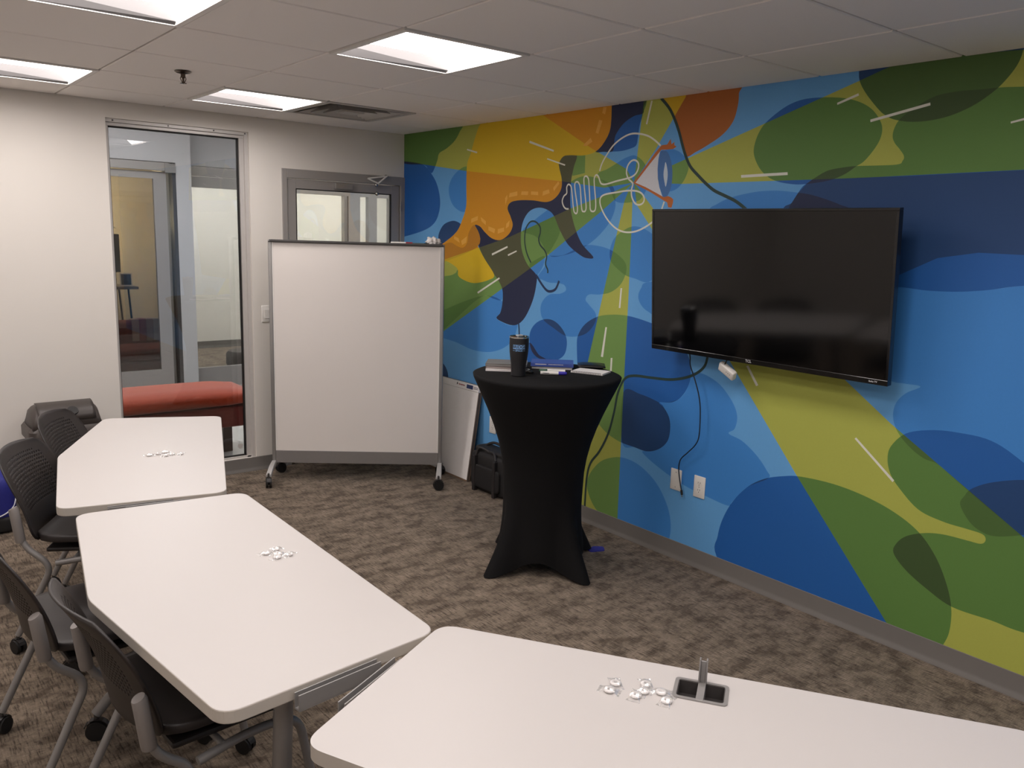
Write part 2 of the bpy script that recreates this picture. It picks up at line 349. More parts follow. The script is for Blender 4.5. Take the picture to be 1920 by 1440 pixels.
# ------------------------------------------------------------------ room shell
H = 2.4714; XL = -5.4; YR = -8.2
KX, KY, T = -0.5617, -2.8898, 0.6096

def carpet_material():
    m = bpy.data.materials.new('carpet'); m.use_nodes = True; nt = m.node_tree; b = nt.nodes['Principled BSDF']
    b.inputs['Roughness'].default_value = 0.95; b.inputs['Specular IOR Level'].default_value = 0.15; b.inputs['Sheen Weight'].default_value = 0.1
    tc = nt.nodes.new('ShaderNodeTexCoord')
    def noise(sx, sy, scale, detail, rough=0.5):
        mp = nt.nodes.new('ShaderNodeMapping'); mp.inputs['Scale'].default_value = (sx, sy, 1)
        n = nt.nodes.new('ShaderNodeTexNoise'); n.inputs['Scale'].default_value = scale; n.inputs['Detail'].default_value = detail; n.inputs['Roughness'].default_value = rough
        nt.links.new(tc.outputs['Object'], mp.inputs['Vector']); nt.links.new(mp.outputs[0], n.inputs['Vector']); return n
    def ramp(n, stops):
        r = nt.nodes.new('ShaderNodeValToRGB'); e = r.color_ramp.elements
        e[0].position, e[0].color = stops[0]; e[1].position, e[1].color = stops[-1]
        for p, c in stops[1:-1]:
            q = e.new(p); q.color = c
        nt.links.new(n.outputs['Fac'], r.inputs['Fac']); return r
    patch = ramp(noise(1.0, 1.6, 7.5, 9, 0.68), [(0.40, rgb(88, 76, 64)), (0.50, rgb(117, 104, 90)), (0.62, rgb(134, 120, 105))])
    streak = ramp(noise(1.0, 0.10, 150, 4, 0.65), [(0.36, (0.34, 0.32, 0.30, 1)), (0.46, (0.95, 0.95, 0.95, 1)), (0.62, (1.25, 1.25, 1.25, 1))])
    rib = ramp(noise(0.15, 1.0, 260, 2, 0.5), [(0.3, (0.70, 0.69, 0.68, 1)), (0.7, (1.18, 1.18, 1.18, 1))])
    m1 = nt.nodes.new('ShaderNodeMix'); m1.data_type = 'RGBA'; m1.blend_type = 'MULTIPLY'; m1.inputs['Factor'].default_value = 1.0; m1.clamp_result = False
    nt.links.new(patch.outputs[0], m1.inputs['A']); nt.links.new(streak.outputs[0], m1.inputs['B'])
    m2 = nt.nodes.new('ShaderNodeMix'); m2.data_type = 'RGBA'; m2.blend_type = 'MULTIPLY'; m2.inputs['Factor'].default_value = 1.0; m2.clamp_result = False
    nt.links.new(m1.outputs['Result'], m2.inputs['A']); nt.links.new(rib.outputs[0], m2.inputs['B'])
    nt.links.new(m2.outputs['Result'], b.inputs['Base Color'])
    fine = noise(1, 0.3, 500, 2)
    bp = nt.nodes.new('ShaderNodeBump'); bp.inputs['Strength'].default_value = 0.5; bp.inputs['Distance'].default_value = 0.003
    nt.links.new(fine.outputs['Fac'], bp.inputs['Height']); nt.links.new(bp.outputs['Normal'], b.inputs['Normal'])
    return m
CARPET = carpet_material()
def struct(o): o['kind'] = 'structure'; return o

struct(box('floor', (XL - 0.1, YR - 0.1, -0.05), (0.1, 0.12, 0.0), CARPET))
WX0, WX1, WZ0, WZ1 = -2.125, -1.23, 0.097, 2.369
DX0, DZ1 = -1.0, 2.15
wall_back = struct(boxes('wall_back', [((XL - 0.1, 0, 0), (WX0, 0.12, 2.9)), ((WX0, 0, WZ1), (WX1, 0.12, 2.9)), ((WX0, 0, 0), (WX1, 0.12, WZ0)),
                       ((WX1, 0, 0), (DX0, 0.12, 2.9)), ((DX0, 0, DZ1), (0.0, 0.12, 2.9))], WHITE_WALL))
wall_right = struct(box('wall_right', (0, YR - 0.1, 0), (0.12, 0.12, 2.9), WHITE_WALL))
struct(box('wall_left', (XL - 0.12, YR - 0.1, 0), (XL, 0.12, 2.6), WHITE_WALL))
struct(box('wall_front', (XL - 0.12, YR - 0.12, 0), (0.12, YR, 2.6), WHITE_WALL))
def baseboard(name, pts_axis, lo, hi, side):
    # cove base profile: upright plus small toe
    bm = bmesh.new()
    prof = [(0.0, 0.0), (0.014, 0.0), (0.0135, 0.006), (0.007, 0.016), (0.005, 0.030), (0.004, 0.098), (0.0, 0.1005)]
    vs = []
    for t in (lo, hi):
        row = []
        for d, z in prof:
            if side == 'x-': row.append(bm.verts.new((-d, t, z)))
            elif side == 'y-': row.append(bm.verts.new((t, -d, z)))
            elif side == 'x+': row.append(bm.verts.new((XL + d, t, z)))
            else: row.append(bm.verts.new((t, YR + d, z)))
        vs.append(row)
    n = len(prof)
    for k in range(n): bm.faces.new((vs[0][k], vs[0][(k + 1) % n], vs[1][(k + 1) % n], vs[1][k]))
    bm.faces.new(vs[0]); bm.faces.new(list(reversed(vs[1])))
    return struct(smooth_by_angle(obj(name, bm, BASEB), 50))
baseboard('baseboard_right', 'y', YR, -0.001, 'x-')
baseboard('baseboard_back', 'x', XL, DX0 - 0.002, 'y-')
baseboard('baseboard_left', 'y', YR, 0, 'x+')
baseboard('baseboard_front', 'x', XL, 0, 'y+')

# ---- mural painted on the right wall (flat paint; wall coordinates in mm: distance from corner, height)
PAINT = {  # sRGB paint colours by ground and number of glaze coats
    'blue': [(102, 168, 226), (62, 136, 212), (26, 95, 172), (26, 67, 118), (28, 40, 76)],
    'ray': [(176, 182, 82), (114, 152, 78), (92, 132, 62), (74, 106, 50), (60, 84, 42)],
    'hair': [(218, 150, 20)] * 5, 'hairray': [(222, 186, 22)] * 5,
    'hairdark': [(188, 126, 24)] * 5, 'hairdarkray': [(205, 170, 22)] * 5,
    'hair2': [(172, 98, 34)] * 5, 'hair2ray': [(214, 176, 24)] * 5,
    'navy': [(30, 38, 72)] * 5, 'navyray': [(84, 86, 58)] * 5,
    'white': [(214, 216, 222)], 'iris': [(70, 116, 176)], 'pupil': [(196, 212, 226)], 'lid': [(190, 104, 44)],
}
MURAL_SLOT = {}
mural_mats = []
def paint_slot(kind, lvl):
    tab = PAINT[kind]; c = tab[min(lvl, len(tab) - 1)]
    if c not in MURAL_SLOT:
        MURAL_SLOT[c] = len(mural_mats)
        mural_mats.append(mat('mural_paint_%d_%d_%d' % c, c, 0.62, var=0.035, scale=120, bump=0.1, bscale=450))
    return MURAL_SLOT[c]
def parse(pts): return [tuple(float(v) / 1000 for v in p.split(',')) for p in pts]
def build_mural():
    shapes = []
    for line in MURAL_SHAPES.strip().splitlines():
        w = line.split(); pts = parse(w[2:])
        if w[1] == '1': pts = [(p.x, p.y) for p in catmull([(a, b) for a, b in pts], 6, True)]
        shapes.append((w[0], pts, min(p[0] for p in pts), max(p[0] for p in pts), min(p[1] for p in pts), max(p[1] for p in pts)))
    X0, X1, Z0, Z1 = 0.0, -YR, 0.0, H + 0.02
    V, E = [], []
    def ring(pts):
        b = len(V); V.extend(Vector(p) for p in pts); n = len(pts)
        E.extend((b + k, b + (k + 1) % n) for k in range(n))
    ring([(X0, Z0), (X1, Z0), (X1, Z1), (X0, Z1)])
    for s in shapes: ring(s[1])
    ov, oe, of, _, _, _ = delaunay_2d_cdt(V, E, [], 0, 1e-6)
    def inside(pts, x, y):
        r = False; j = len(pts) - 1
        for i in range(len(pts)):
            xi, yi = pts[i]; xj, yj = pts[j]
            if (yi > y) != (yj > y) and x < (xj - xi) * (y - yi) / (yj - yi) + xi: r = not r
            j = i
        return r
    faces, slots = [], []
    for f in of:
        cx = sum(ov[i].x for i in f) / 3; cy = sum(ov[i].y for i in f) / 3
        if not (X0 < cx < X1 and Z0 < cy < Z1): continue
        ray = False; lvl = 0; glaze = 0; wash = 0; top = None
        for k, pts, a, b, c, d in shapes:
            if cx < a or cx > b or cy < c or cy > d or not inside(pts, cx, cy): continue
            if k == 'ray': ray = True
            elif k == 'g1': glaze += 1
            elif k == 'b1': wash += 1
            elif k.startswith('blob'): lvl += int(k[4])
            else:
                order = ['navy', 'hair2', 'hair', 'hairdark', 'iris', 'white', 'pupil', 'lid']
                if top is None or order.index(k) > order.index(top): top = k
        if top in ('hair', 'hairdark', 'hair2', 'navy'): kind = top + ('ray' if ray else ''); lvl = 0
        elif top: kind = top; lvl = 0
        else:
            kind = 'ray' if ray else 'blue'
            lvl += glaze if ray else wash
        faces.append(f); slots.append(paint_slot(kind, lvl))
    # clamp hull vertices to the wall
    me = bpy.data.meshes.new('mural')
    me.from_pydata([(-0.0012, -v.x, v.y) for v in ov], [], [list(reversed(f)) for f in faces]); me.update()
    o = mobj('mural', me, mural_mats, wall_right)
    me.polygons.foreach_set('material_index', slots)
    bm = bmesh.new(); bm.from_mesh(me)
    loose = [v for v in bm.verts if not v.link_faces]; bmesh.ops.delete(bm, geom=loose, context='VERTS')
    bmesh.ops.dissolve_limit(bm, angle_limit=0.001, verts=bm.verts, edges=bm.edges, delimit={'MATERIAL'})
    for f in bm.faces:
        if f.normal.x > 0: f.normal_flip()
    bm.to_mesh(me); bm.free()
    o['label'] = 'mural of blue and green blobs with yellow rays painted on the wall'
    line_m = {'white': mat('mural_white_line', (226, 226, 214), 0.6), 'dark': mat('mural_dark_line', (36, 62, 58), 0.6), 'navy': mat('mural_navy_line', (30, 52, 92), 0.6), 'gold': mat('mural_gold_dash', (236, 176, 72), 0.6)}
    for line in MURAL_STROKES.strip().splitlines():
        w = line.split(); pts = catmull(parse(w[2:]), 5); wd = float(w[1]) / 1000
        bm = bmesh.new(); rows = []
        for i, p in enumerate(pts):
            t = (pts[min(i + 1, len(pts) - 1)] - pts[max(i - 1, 0)]).normalized(); nn = Vector((-t.y, t.x)) * wd * (0.44 if w[0] == 'white' else 0.62)
            x = -0.0020 - 0.000004 * i
            rows.append((bm.verts.new((x, -(p.x + nn.x), p.y + nn.y)), bm.verts.new((x, -(p.x - nn.x), p.y - nn.y))))
        for a, b in zip(rows, rows[1:]): bm.faces.new((a[0], a[1], b[1], b[0]))
        obj('mural_line', bm, line_m[w[0]], wall_right)
    for line in MURAL_DASHES.strip().splitlines():
        w = line.split(); bm = bmesh.new()
        bm.faces.new([bm.verts.new((-0.0020, -a, b)) for a, b in parse(w[1:])])
        obj('mural_dash', bm, line_m[w[0]], wall_right)
build_mural()

# ---- suspended ceiling: every tile is its own piece
ceiling = struct(box('ceiling', (XL, YR, H + 0.09), (0.0, 0.0, H + 0.12), GRIDM))
xs = sorted([KX + k * T for k in range(-9, 2) if XL < KX + k * T < 0] + [XL, 0.0])
ys = sorted([KY + k * T for k in range(-12, 8) if YR < KY + k * T < 0] + [YR, 0.0])
LIGHT_X, LIGHT_Y = (-2, -4, -6), (3, 0, -3, -6)
TILE_MESH = {}
for i in range(len(xs) - 1):
    for j in range(len(ys) - 1):
        cx, cy = (xs[i] + xs[i + 1]) / 2, (ys[j] + ys[j + 1]) / 2
        ci, cj = math.floor((cx - KX) / T), math.floor((cy - KY) / T)
        if (ci in LIGHT_X and cj in LIGHT_Y) or (ci == -1 and cj == 3): continue
        w, d = xs[i + 1] - xs[i] - 0.011, ys[j + 1] - ys[j] - 0.013
        key = (round(w, 3), round(d, 3))
        if key not in TILE_MESH:
            bm = bmesh.new(); e = 0.003
            a = [(-w/2, -d/2), (w/2, -d/2), (w/2, d/2), (-w/2, d/2)]; b = [(-w/2+e, -d/2+e), (w/2-e, -d/2+e), (w/2-e, d/2-e), (-w/2+e, d/2-e)]
            r = [[bm.verts.new((p[0], p[1], z)) for p in q] for q, z in ((b, 0.0), (a, 0.004), (a, 0.016))]
            bm.faces.new(list(reversed(r[0]))); bm.faces.new(r[2])
            for u, v in zip(r, r[1:]):
                for k in range(4): bm.faces.new((u[k], u[(k+1) % 4], v[(k+1) % 4], v[k]))
            me = bpy.data.meshes.new('ceiling_tile'); bmesh.ops.recalc_face_normals(bm, faces=bm.faces); bm.to_mesh(me); bm.free(); me.materials.append(TILE)
            TILE_MESH[key] = me
        o = bpy.data.objects.new('ceiling_tile', TILE_MESH[key]); COL.objects.link(o); o.parent = ceiling; o.location = (cx, cy, H)
for x in xs[1:-1]: box('grid_bar', (x - 0.012, YR, H + 0.012), (x + 0.012, 0, H + 0.03), GRIDM, ceiling)
for y in ys[1:-1]: box('grid_bar', (XL, y - 0.012, H + 0.0122), (0, y + 0.012, H + 0.028), GRIDM, ceiling)

# ---- recessed lights
LENS = emit('lamp_lens', LAMP_COLOR, LAMP_POWER)
CAPM = mat('shaded_end_cap', (84, 82, 82), 0.6)  # colour darkened so the caps read as shaded beside the bright lens
RIMM = mat('lamp_rim', (235, 231, 226), 0.5)
def make_light():
    t = thing('ceiling_light', 'x', 'ceiling light')
    h = T / 2 - 0.004; q = h - 0.022; r = 0.058
    boxes('rim', [((-h, -h, -0.006), (h, -q, 0.012)), ((-h, q, -0.006), (h, h, 0.012)), ((-h, -q, -0.006), (-q, q, 0.012)), ((q, -q, -0.006), (h, q, 0.012))], RIMM, t)
    bm = bmesh.new()
    prof = [(-q, 0.006), (-q + 0.03, 0.034), (-q + 0.06, r), (q - 0.06, r), (q - 0.03, 0.034), (q, 0.006)]
    rows = [[bm.verts.new((x, y, z)) for x, z in prof] for y in (-q + 0.02, q - 0.02)]
    for k in range(5): bm.faces.new((rows[0][k], rows[0][k + 1], rows[1][k + 1], rows[1][k]))
    for f in bm.faces: f.normal_update()
    o = obj('lens', bm, LENS, t)
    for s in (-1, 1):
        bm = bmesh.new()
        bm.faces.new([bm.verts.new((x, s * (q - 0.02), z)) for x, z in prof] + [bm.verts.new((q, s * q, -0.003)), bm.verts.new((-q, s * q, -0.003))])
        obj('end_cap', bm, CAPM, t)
    boxes('housing', [((-h, -h, 0.012), (h, h, 0.016 + r))], RIMM, t).data  # sheet-metal back box
    return t
def make_light_open():
    t = make_light()
    hb = [c for c in t.children if c.name.startswith('housing')][0]
    bm = bmesh.new(); h = T / 2 - 0.004; z0, z1 = 0.012, 0.075
    v = [[bm.verts.new((x * h, y * h, z)) for x, y in ((-1, -1), (1, -1), (1, 1), (-1, 1))] for z in (z0, z1)]
    for k in range(4): bm.faces.new((v[0][k], v[0][(k + 1) % 4], v[1][(k + 1) % 4], v[1][k]))
    bm.faces.new(v[1]); bm.to_mesh(hb.data); bm.free()
    return t
proto = make_light_open(); first = True
LIGHT_LABEL = {(-2, 0): 'lit square ceiling light nearest the television and mural', (-2, 3): 'lit square ceiling light beside the ceiling air vent',
               (-4, 3): 'lit square ceiling light at left edge, above the plain white wall', (-4, 0): 'lit square ceiling light cut off by the top left of the picture'}
for i in LIGHT_X:
    for j in LIGHT_Y:
        o = proto if first else copy_tree(proto); first = False
        o.location = (KX + (i + 0.5) * T, KY + (j + 0.5) * T, H)
        tag(o, LIGHT_LABEL.get((i, j), 'lit square ceiling light out of view behind the camera'), 'ceiling light', 'recessed ceiling lights')

# ---- air vent
def make_vent():
    t = thing('air_vent', 'square metal air vent with nested louvres in the ceiling', 'air vent', (KX - 0.5 * T, KY + 3.5 * T, H))
    vm = mat('vent_metal', (196, 192, 188), 0.5, metal=0.1); h = T / 2 - 0.004
    def ring(name, a, za, b, zb, th=0.002):
        bm = bmesh.new()
        for off in (0.0, th):
            lo = [bm.verts.new((x * a, y * a, za + off)) for x, y in ((-1, -1), (1, -1), (1, 1), (-1, 1))]
            hi = [bm.verts.new((x * b, y * b, zb + off)) for x, y in ((-1, -1), (1, -1), (1, 1), (-1, 1))]
            for k in range(4): bm.faces.new((lo[k], lo[(k + 1) % 4], hi[(k + 1) % 4], hi[k]))
        return obj(name, bm, vm, t)
    q = h - 0.03
    boxes('frame', [((-h, -h, -0.005), (h, -q, 0.01)), ((-h, q, -0.005), (h, h, 0.01)), ((-h, -q, -0.005), (-q, q, 0.01)), ((q, -q, -0.005), (h, q, 0.01))], vm, t)
    ring('louvre', 0.245, -0.004, 0.15, 0.06); ring('louvre', 0.185, -0.006, 0.10, 0.055); ring('louvre', 0.125, -0.008, 0.06, 0.045)
    box('centre_plate', (-0.065, -0.065, -0.008), (0.065, 0.065, -0.005), vm, t)
    bm = bmesh.new(); h2 = h - 0.005
    v = [[bm.verts.new((x * s, y * s, z)) for x, y in ((-1, -1), (1, -1), (1, 1), (-1, 1))] for s, z in ((h2, 0.01), (h2, 0.078))]
    for k in range(4): bm.faces.new((v[0][k], v[0][(k + 1) % 4], v[1][(k + 1) % 4], v[1][k]))
    bm.faces.new(v[1]); obj('plenum', bm, mat('plenum_dark', (104, 101, 99), 0.8), t)
make_vent()
# ---- sprinkler
sp = thing('fire_sprinkler', 'small metal fire sprinkler hanging from the ceiling tile', 'sprinkler', (-2.088, -1.361, H))
SPM = mat('sprinkler_metal', (96, 84, 76), 0.25, metal=0.9)
lathe('escutcheon', [(0.0, -0.001), (0.036, -0.001), (0.040, -0.004), (0.030, -0.010), (0.012, -0.014), (0, -0.014)], SPM, sp, 20)
lathe('body', [(0, -0.01), (0.011, -0.012), (0.011, -0.03), (0.006, -0.034), (0.004, -0.056), (0, -0.056)], SPM, sp, 12)
for s in (-1, 1): tube('frame_arm', fillet([(s * 0.009, 0, -0.026), (s * 0.014, 0, -0.036), (s * 0.004, 0, -0.056)], 0.004), 0.002, SPM, sp, 6)
bm = bmesh.new()
for k in range(10):
    a = 2 * math.pi * k / 10; c, s = math.cos(a), math.sin(a)
    bx(bm, (0.003, -0.0022, -0.0585), (0.016, 0.0022, -0.0565), Matrix.Rotation(a, 3, 'Z'), (0, 0, -0.0575))
obj('deflector', bm, SPM, sp)

# ---- window in the back wall
win = struct(thing('window_1', 'tall narrow interior window looking onto the hall', None))
GLASS = glass('window_glass', (0.80, 0.81, 0.82), 0.03)
fy0, fy1 = 0.045, 0.085
boxes('window_frame', [((WX0, fy0 - 0.03, WZ1 - 0.022), (WX1, fy1, WZ1)), ((WX0, fy0 - 0.015, WZ1 - 0.042), (WX1, fy1, WZ1 - 0.022)),
                       ((WX1 - 0.025, fy0 - 0.03, WZ0), (WX1, fy1, WZ1 - 0.02)), ((WX1 - 0.055, fy0 - 0.012, WZ0), (WX1 - 0.025, fy1, WZ1 - 0.04)),
                       ((WX0, fy0 - 0.012, WZ0), (WX0 + 0.02, fy1, WZ1 - 0.04)), ((WX0, fy0 - 0.012, WZ0), (WX1, fy1, WZ0 + 0.012))], mat('window_silver', (202, 198, 194), 0.4, metal=0.2), win, bevel=0.002)
gx0, gx1, gz0, gz1 = WX0 + 0.02, WX1 - 0.055, WZ0 + 0.012, WZ1 - 0.042
boxes('gasket', [((gx0, 0.05, gz1 - 0.008), (gx1, 0.07, gz1)), ((gx1 - 0.010, 0.05, gz0), (gx1, 0.07, gz1)), ((gx0, 0.05, gz0), (gx0 + 0.006, 0.07, gz1)), ((gx0, 0.05, gz0), (gx1, 0.07, gz0 + 0.006))], GASKET, win)
box('pane', (gx0, 0.058, gz0), (gx1, 0.064, gz1), GLASS, win)
for x in (-2.08, -1.75, -1.46, -1.25):
    bm = bmesh.new(); disc_between(bm, (x, 0.016, WZ1 - 0.011), (x, 0.012, WZ1 - 0.011), 0.005, 10); obj('screw', bm, DARKSTEEL, win)
lathe_o = None
bm = bmesh.new(); disc_between(bm, (gx1 - 0.04, 0.0575, gz0 + 0.07), (gx1 - 0.04, 0.0565, gz0 + 0.07), 0.018, 20); obj('glass_sticker', bm, mat('sticker', (190, 186, 182), 0.6), win)

# ---- door in the back wall
dr = struct(thing('door_1', 'grey metal door with tall glass lite beside the mural', None))
boxes('door_frame', [((DX0, -0.012, 0), (DX0 + 0.036, 0.12, DZ1)), ((-0.036, -0.012, 0), (0.0, 0.12, DZ1)), ((DX0 + 0.036, -0.012, DZ1 - 0.062), (-0.036, 0.12, DZ1))], DOORGREY, dr, bevel=0.002)
lx0, lx1, lz1 = DX0 + 0.041, -0.041, DZ1 - 0.068
gx0d, gx1d, gz0d, gz1d = -0.893, -0.113, 0.28, 2.018
leaf = boxes('door_leaf', [((lx0, 0.004, 0.012), (gx0d, 0.048, lz1)), ((gx1d, 0.004, 0.012), (lx1, 0.048, lz1)), ((gx0d, 0.004, gz1d), (gx1d, 0.048, lz1)), ((gx0d, 0.004, 0.012), (gx1d, 0.048, gz0d))], DOORGREY, dr, bevel=0.0015)
box('door_pane', (gx0d, 0.022, gz0d), (gx1d, 0.028, gz1d), glass('door_glass', (0.88, 0.89, 0.88), 0.02), dr)
boxes('glazing_bead', [((gx0d, 0.003, gz1d - 0.006), (gx1d, 0.021, gz1d)), ((gx0d, 0.003, gz0d), (gx0d + 0.006, 0.021, gz1d)), ((gx1d - 0.006, 0.003, gz0d), (gx1d, 0.021, gz1d))], GASKET, dr)
cl = box('door_closer', (-0.60, -0.030, 2.030), (-0.455, 0.003, 2.074), ALU, dr, bevel=0.004)
tube('closer_arm', [(-0.335, -0.028, 2.122), (-0.252, -0.040, 2.090), (-0.17, -0.030, 2.150)], 0.006, RIMM, dr, 8)
tube('closer_rod', [(-0.335, -0.030, 2.122), (-0.17, -0.032, 2.148)], 0.0055, RIMM, dr, 8)
for (x, z, r) in ((-0.253, 2.079, 0.014), (-0.248, 2.016, 0.015), (-0.17, 2.150, 0.012)):
    bm = bmesh.new(); bmesh.ops.create_uvsphere(bm, u_segments=12, v_segments=8, radius=r, matrix=Matrix.Translation((x, -0.012, z))); obj('closer_knob', bm, CHROME, dr, smooth=True)
tube('hinge', [(-0.040, -0.016, 1.895), (-0.040, -0.016, 1.965)], 0.007, ALU, dr, 8)
tube('hinge', [(-0.040, -0.016, 0.20), (-0.040, -0.016, 0.27)], 0.007, ALU, dr, 8)
tube('door_handle', fillet([(-0.925, 0.004, 1.0), (-0.925, -0.05, 1.0), (-0.80, -0.05, 1.0)], 0.01), 0.008, CHROME, dr, 8)

# ---- the hall and rooms seen through the glass
CONC = mat('polished_concrete', (190, 190, 188), 0.25, var=0.06, scale=6)
CREAM = mat('lounge_wall_paint', (204, 196, 182), 0.8, var=0.02, scale=3)
HALLC = mat('hall_ceiling_paint', (216, 214, 210), 0.9)
HC = 2.9
struct(box('floor_hall', (-6.0, 0.12, -0.05), (4.2, 3.42, 0.0), CONC))
struct(box('floor_lounge', (-6.0, 3.42, -0.05), (-0.3, 6.6, 0.0), CARPET))
struct(box('floor_office', (-0.3, 3.42, -0.05), (4.2, 6.6, 0.0), CARPET))
struct(box('ceiling_hall', (-6.0, 0.12, HC), (4.2, 6.6, HC + 0.05), HALLC))
struct(boxes('wall_hall', [((-6.0, 3.0, 0), (-2.45, 3.12, HC)), ((-2.45, 3.0, 2.34), (-0.79, 3.12, HC)), ((-0.79, 3.0, 0), (-0.64, 3.42, HC))], GREY_WALL))
struct(boxes('wall_office_front', [((-0.64, 3.3, 2.345), (4.2, 3.42, HC))], GREY_WALL))
struct(box('wall_lounge_back', (-6.0, 6.4, 0), (0.0, 6.5, HC), CREAM))
struct(prism('wall_lounge_side', [(-0.70, 3.42), (-0.62, 3.42), (0.06, 6.4), (-0.04, 6.4)], 0, HC, WHITE_WALL))
struct(box('wall_office_back', (0.0, 6.3, 0), (4.2, 6.4, HC), WHITE_WALL))
struct(box('wall_hall_end_left', (-6.1, 0.12, 0), (-6.0, 6.6, HC), GREY_WALL))
struct(box('wall_hall_end_right', (4.2, 0.12, 0), (4.3, 6.6, HC), WHITE_WALL))
struct(box('baseboard_office', (0.03, 6.28, 0), (4.2, 6.3, 0.10), BASEB))
OFFGL = glass('office_glass', (0.9, 0.91, 0.9), 0.02)
sf = struct(thing('window_2', 'glazed office front across the hall', None))
boxes('storefront_frame', [((-0.64, 3.28, 2.245), (4.2, 3.36, 2.335)), ((-0.64, 3.30, 2.13), (4.2, 3.36, 2.240)), ((-0.64, 3.30, 0.0), (4.2, 3.36, 0.22)), ((-0.64, 3.30, 0.22), (-0.60, 3.36, 2.13)),
      ((1.252, 3.27, 0.22), (1.405, 3.36, 2.13)), ((1.527, 3.29, 0.22), (1.643, 3.36, 2.13)), ((1.815, 3.28, 0.22), (1.95, 3.36, 2.13)), ((3.2, 3.28, 0.22), (3.3, 3.36, 2.13))], DOORGREY, sf)
box('mullion_trim', (1.205, 3.285, 0.22), (1.245, 3.36, 2.13), ALU, sf)
for a, b in ((-0.60, 1.205), (1.405, 1.527), (1.643, 1.815), (1.95, 3.2)): box('storefront_pane', (a, 3.325, 0.22), (b, 3.331, 2.13), OFFGL, sf)
sd = struct(thing('door_2', 'grey framed sliding glass door to the lounge', None))
boxes('door_track', [((-2.45, 2.98, 2.255), (-0.86, 3.06, 2.332))], DOORGREY, sd)
box('track_end', (-0.90, 2.965, 2.24), (-0.80, 3.07, 2.325), ALU, sd)
box('jamb', (-0.825, 3.0, 0.0), (-0.79, 3.12, 2.335), DARKSTEEL, sd)
boxes('door_stile', [((-1.0, 3.02, 0.02), (-0.88, 3.06, 2.245)), ((-2.45, 3.02, 0.02), (-2.35, 3.06, 2.245)), ((-2.35, 3.02, 2.175), (-1.0, 3.06, 2.245)), ((-2.35, 3.02, 0.02), (-1.0, 3.06, 0.285))], DOORGREY, sd)
box('door_pane', (-2.35, 3.037, 0.285), (-1.0, 3.043, 2.175), glass('lounge_glass', (0.88, 0.87, 0.85), 0.03), sd)
box('side_pane', (-0.88, 3.07, 0.02), (-0.825, 3.076, 2.24), OFFGL, sd)

HLENS = emit('hall_lamp_lens', (1.0, 0.97, 0.95), HALL_POWER)
OLENS = emit('office_lamp_lens', (1.0, 0.98, 0.95), HALL_POWER * 0.78)
def strip_light(loc, sx, sy, lm, label, group):
    t = thing('ceiling_light', label, 'ceiling light', loc, 0, group)
    boxes('rim', [((-sx, -sy, -0.02), (sx, -sy + 0.02, 0)), ((-sx, sy - 0.02, -0.02), (sx, sy, 0)), ((-sx, -sy, -0.02), (-sx + 0.02, sy, 0)), ((sx - 0.02, -sy, -0.02), (sx, sy, 0))], RIMM, t)
    box('lens', (-sx + 0.02, -sy + 0.02, -0.012), (sx - 0.02, sy - 0.02, -0.002), lm, t)
for x in (-3.6, -1.4, 0.8, 2.8): strip_light((x, 1.6, HC), 0.3, 0.6, HLENS, 'flat hall ceiling light out of view beyond the window', 'hall lights')
for x in (0.6, 2.6): strip_light((x, 4.9, HC), 0.6, 0.6, OLENS, 'flat office ceiling light out of view across the hall', 'office lights')

strip_light((-1.9, 4.7, HC), 0.3, 0.3, emit('lounge_fill_lens', (1.0, 0.92, 0.84), HALL_POWER * 1.1), 'small unseen light added to brighten the lounge beyond the sliding door', None)  # unseen fill light, added to lift the lounge behind the glass
# orange bench in the hall
bn = thing('bench', 'orange upholstered bench seen through the tall window', 'bench', (0, 0, 0))
ORANGE = mat('orange_velvet', (180, 62, 16), 0.85, var=0.10, scale=9, sheen=0.4)
REDB = mat('red_brown_upholstery', (112, 34, 24), 0.85, var=0.08, scale=12)
def cushion(name, lo, hi, m, parent, puff=0.03, nx=14, ny=8):
    bm = bmesh.new(); x0, y0, z0 = lo; x1, y1, z1 = hi
    g = {}
    for s in (0, 1):
        for i in range(nx + 1):
            for j in range(ny + 1):
                u, v = i / nx, j / ny
                e = min(1, 7 * min(u, 1 - u)) ** 0.5 * min(1, 5 * min(v, 1 - v)) ** 0.5
                zm = (z0 + z1) / 2; hz = (z1 - z0) / 2
                z = zm + (1 if s else -1) * hz * (0.35 + 0.65 * e) + (puff * math.sin(math.pi * u) * math.sin(math.pi * v) if s else 0)
                g[s, i, j] = bm.verts.new((x0 + (x1 - x0) * u, y0 + (y1 - y0) * v, z))
    for s in (0, 1):
        for i in range(nx):
            for j in range(ny): bm.faces.new([g[s, i, j], g[s, i + 1, j], g[s, i + 1, j + 1], g[s, i, j + 1]])
    bd = [(i, 0) for i in range(nx)] + [(nx, j) for j in range(ny)] + [(i, ny) for i in range(nx, 0, -1)] + [(0, j) for j in range(ny, 0, -1)]
    for k in range(len(bd)):
        a, b = bd[k], bd[(k + 1) % len(bd)]
        bm.faces.new([g[0, a[0], a[1]], g[0, b[0], b[1]], g[1, b[0], b[1]], g[1, a[0], a[1]]])
    return obj(name, bm, m, parent, smooth=True)
cushion('seat_cushion', (-2.75, 0.33, 0.40), (-1.05, 0.95, 0.53), ORANGE, bn, 0.012, 24, 10)
rbox('seat_base', (-2.72, 0.36, 0.25), (-1.08, 0.92, 0.405), 0.02, REDB, bn)
WOODD = mat('dark_wood', (54, 30, 24), 0.5)
for x in (-2.58, -1.215):
    for y in (0.64,): box('leg', (x - 0.035, y - 0.035, 0), (x + 0.035, y + 0.035, 0.252), WOODD, bn, bevel=0.004)
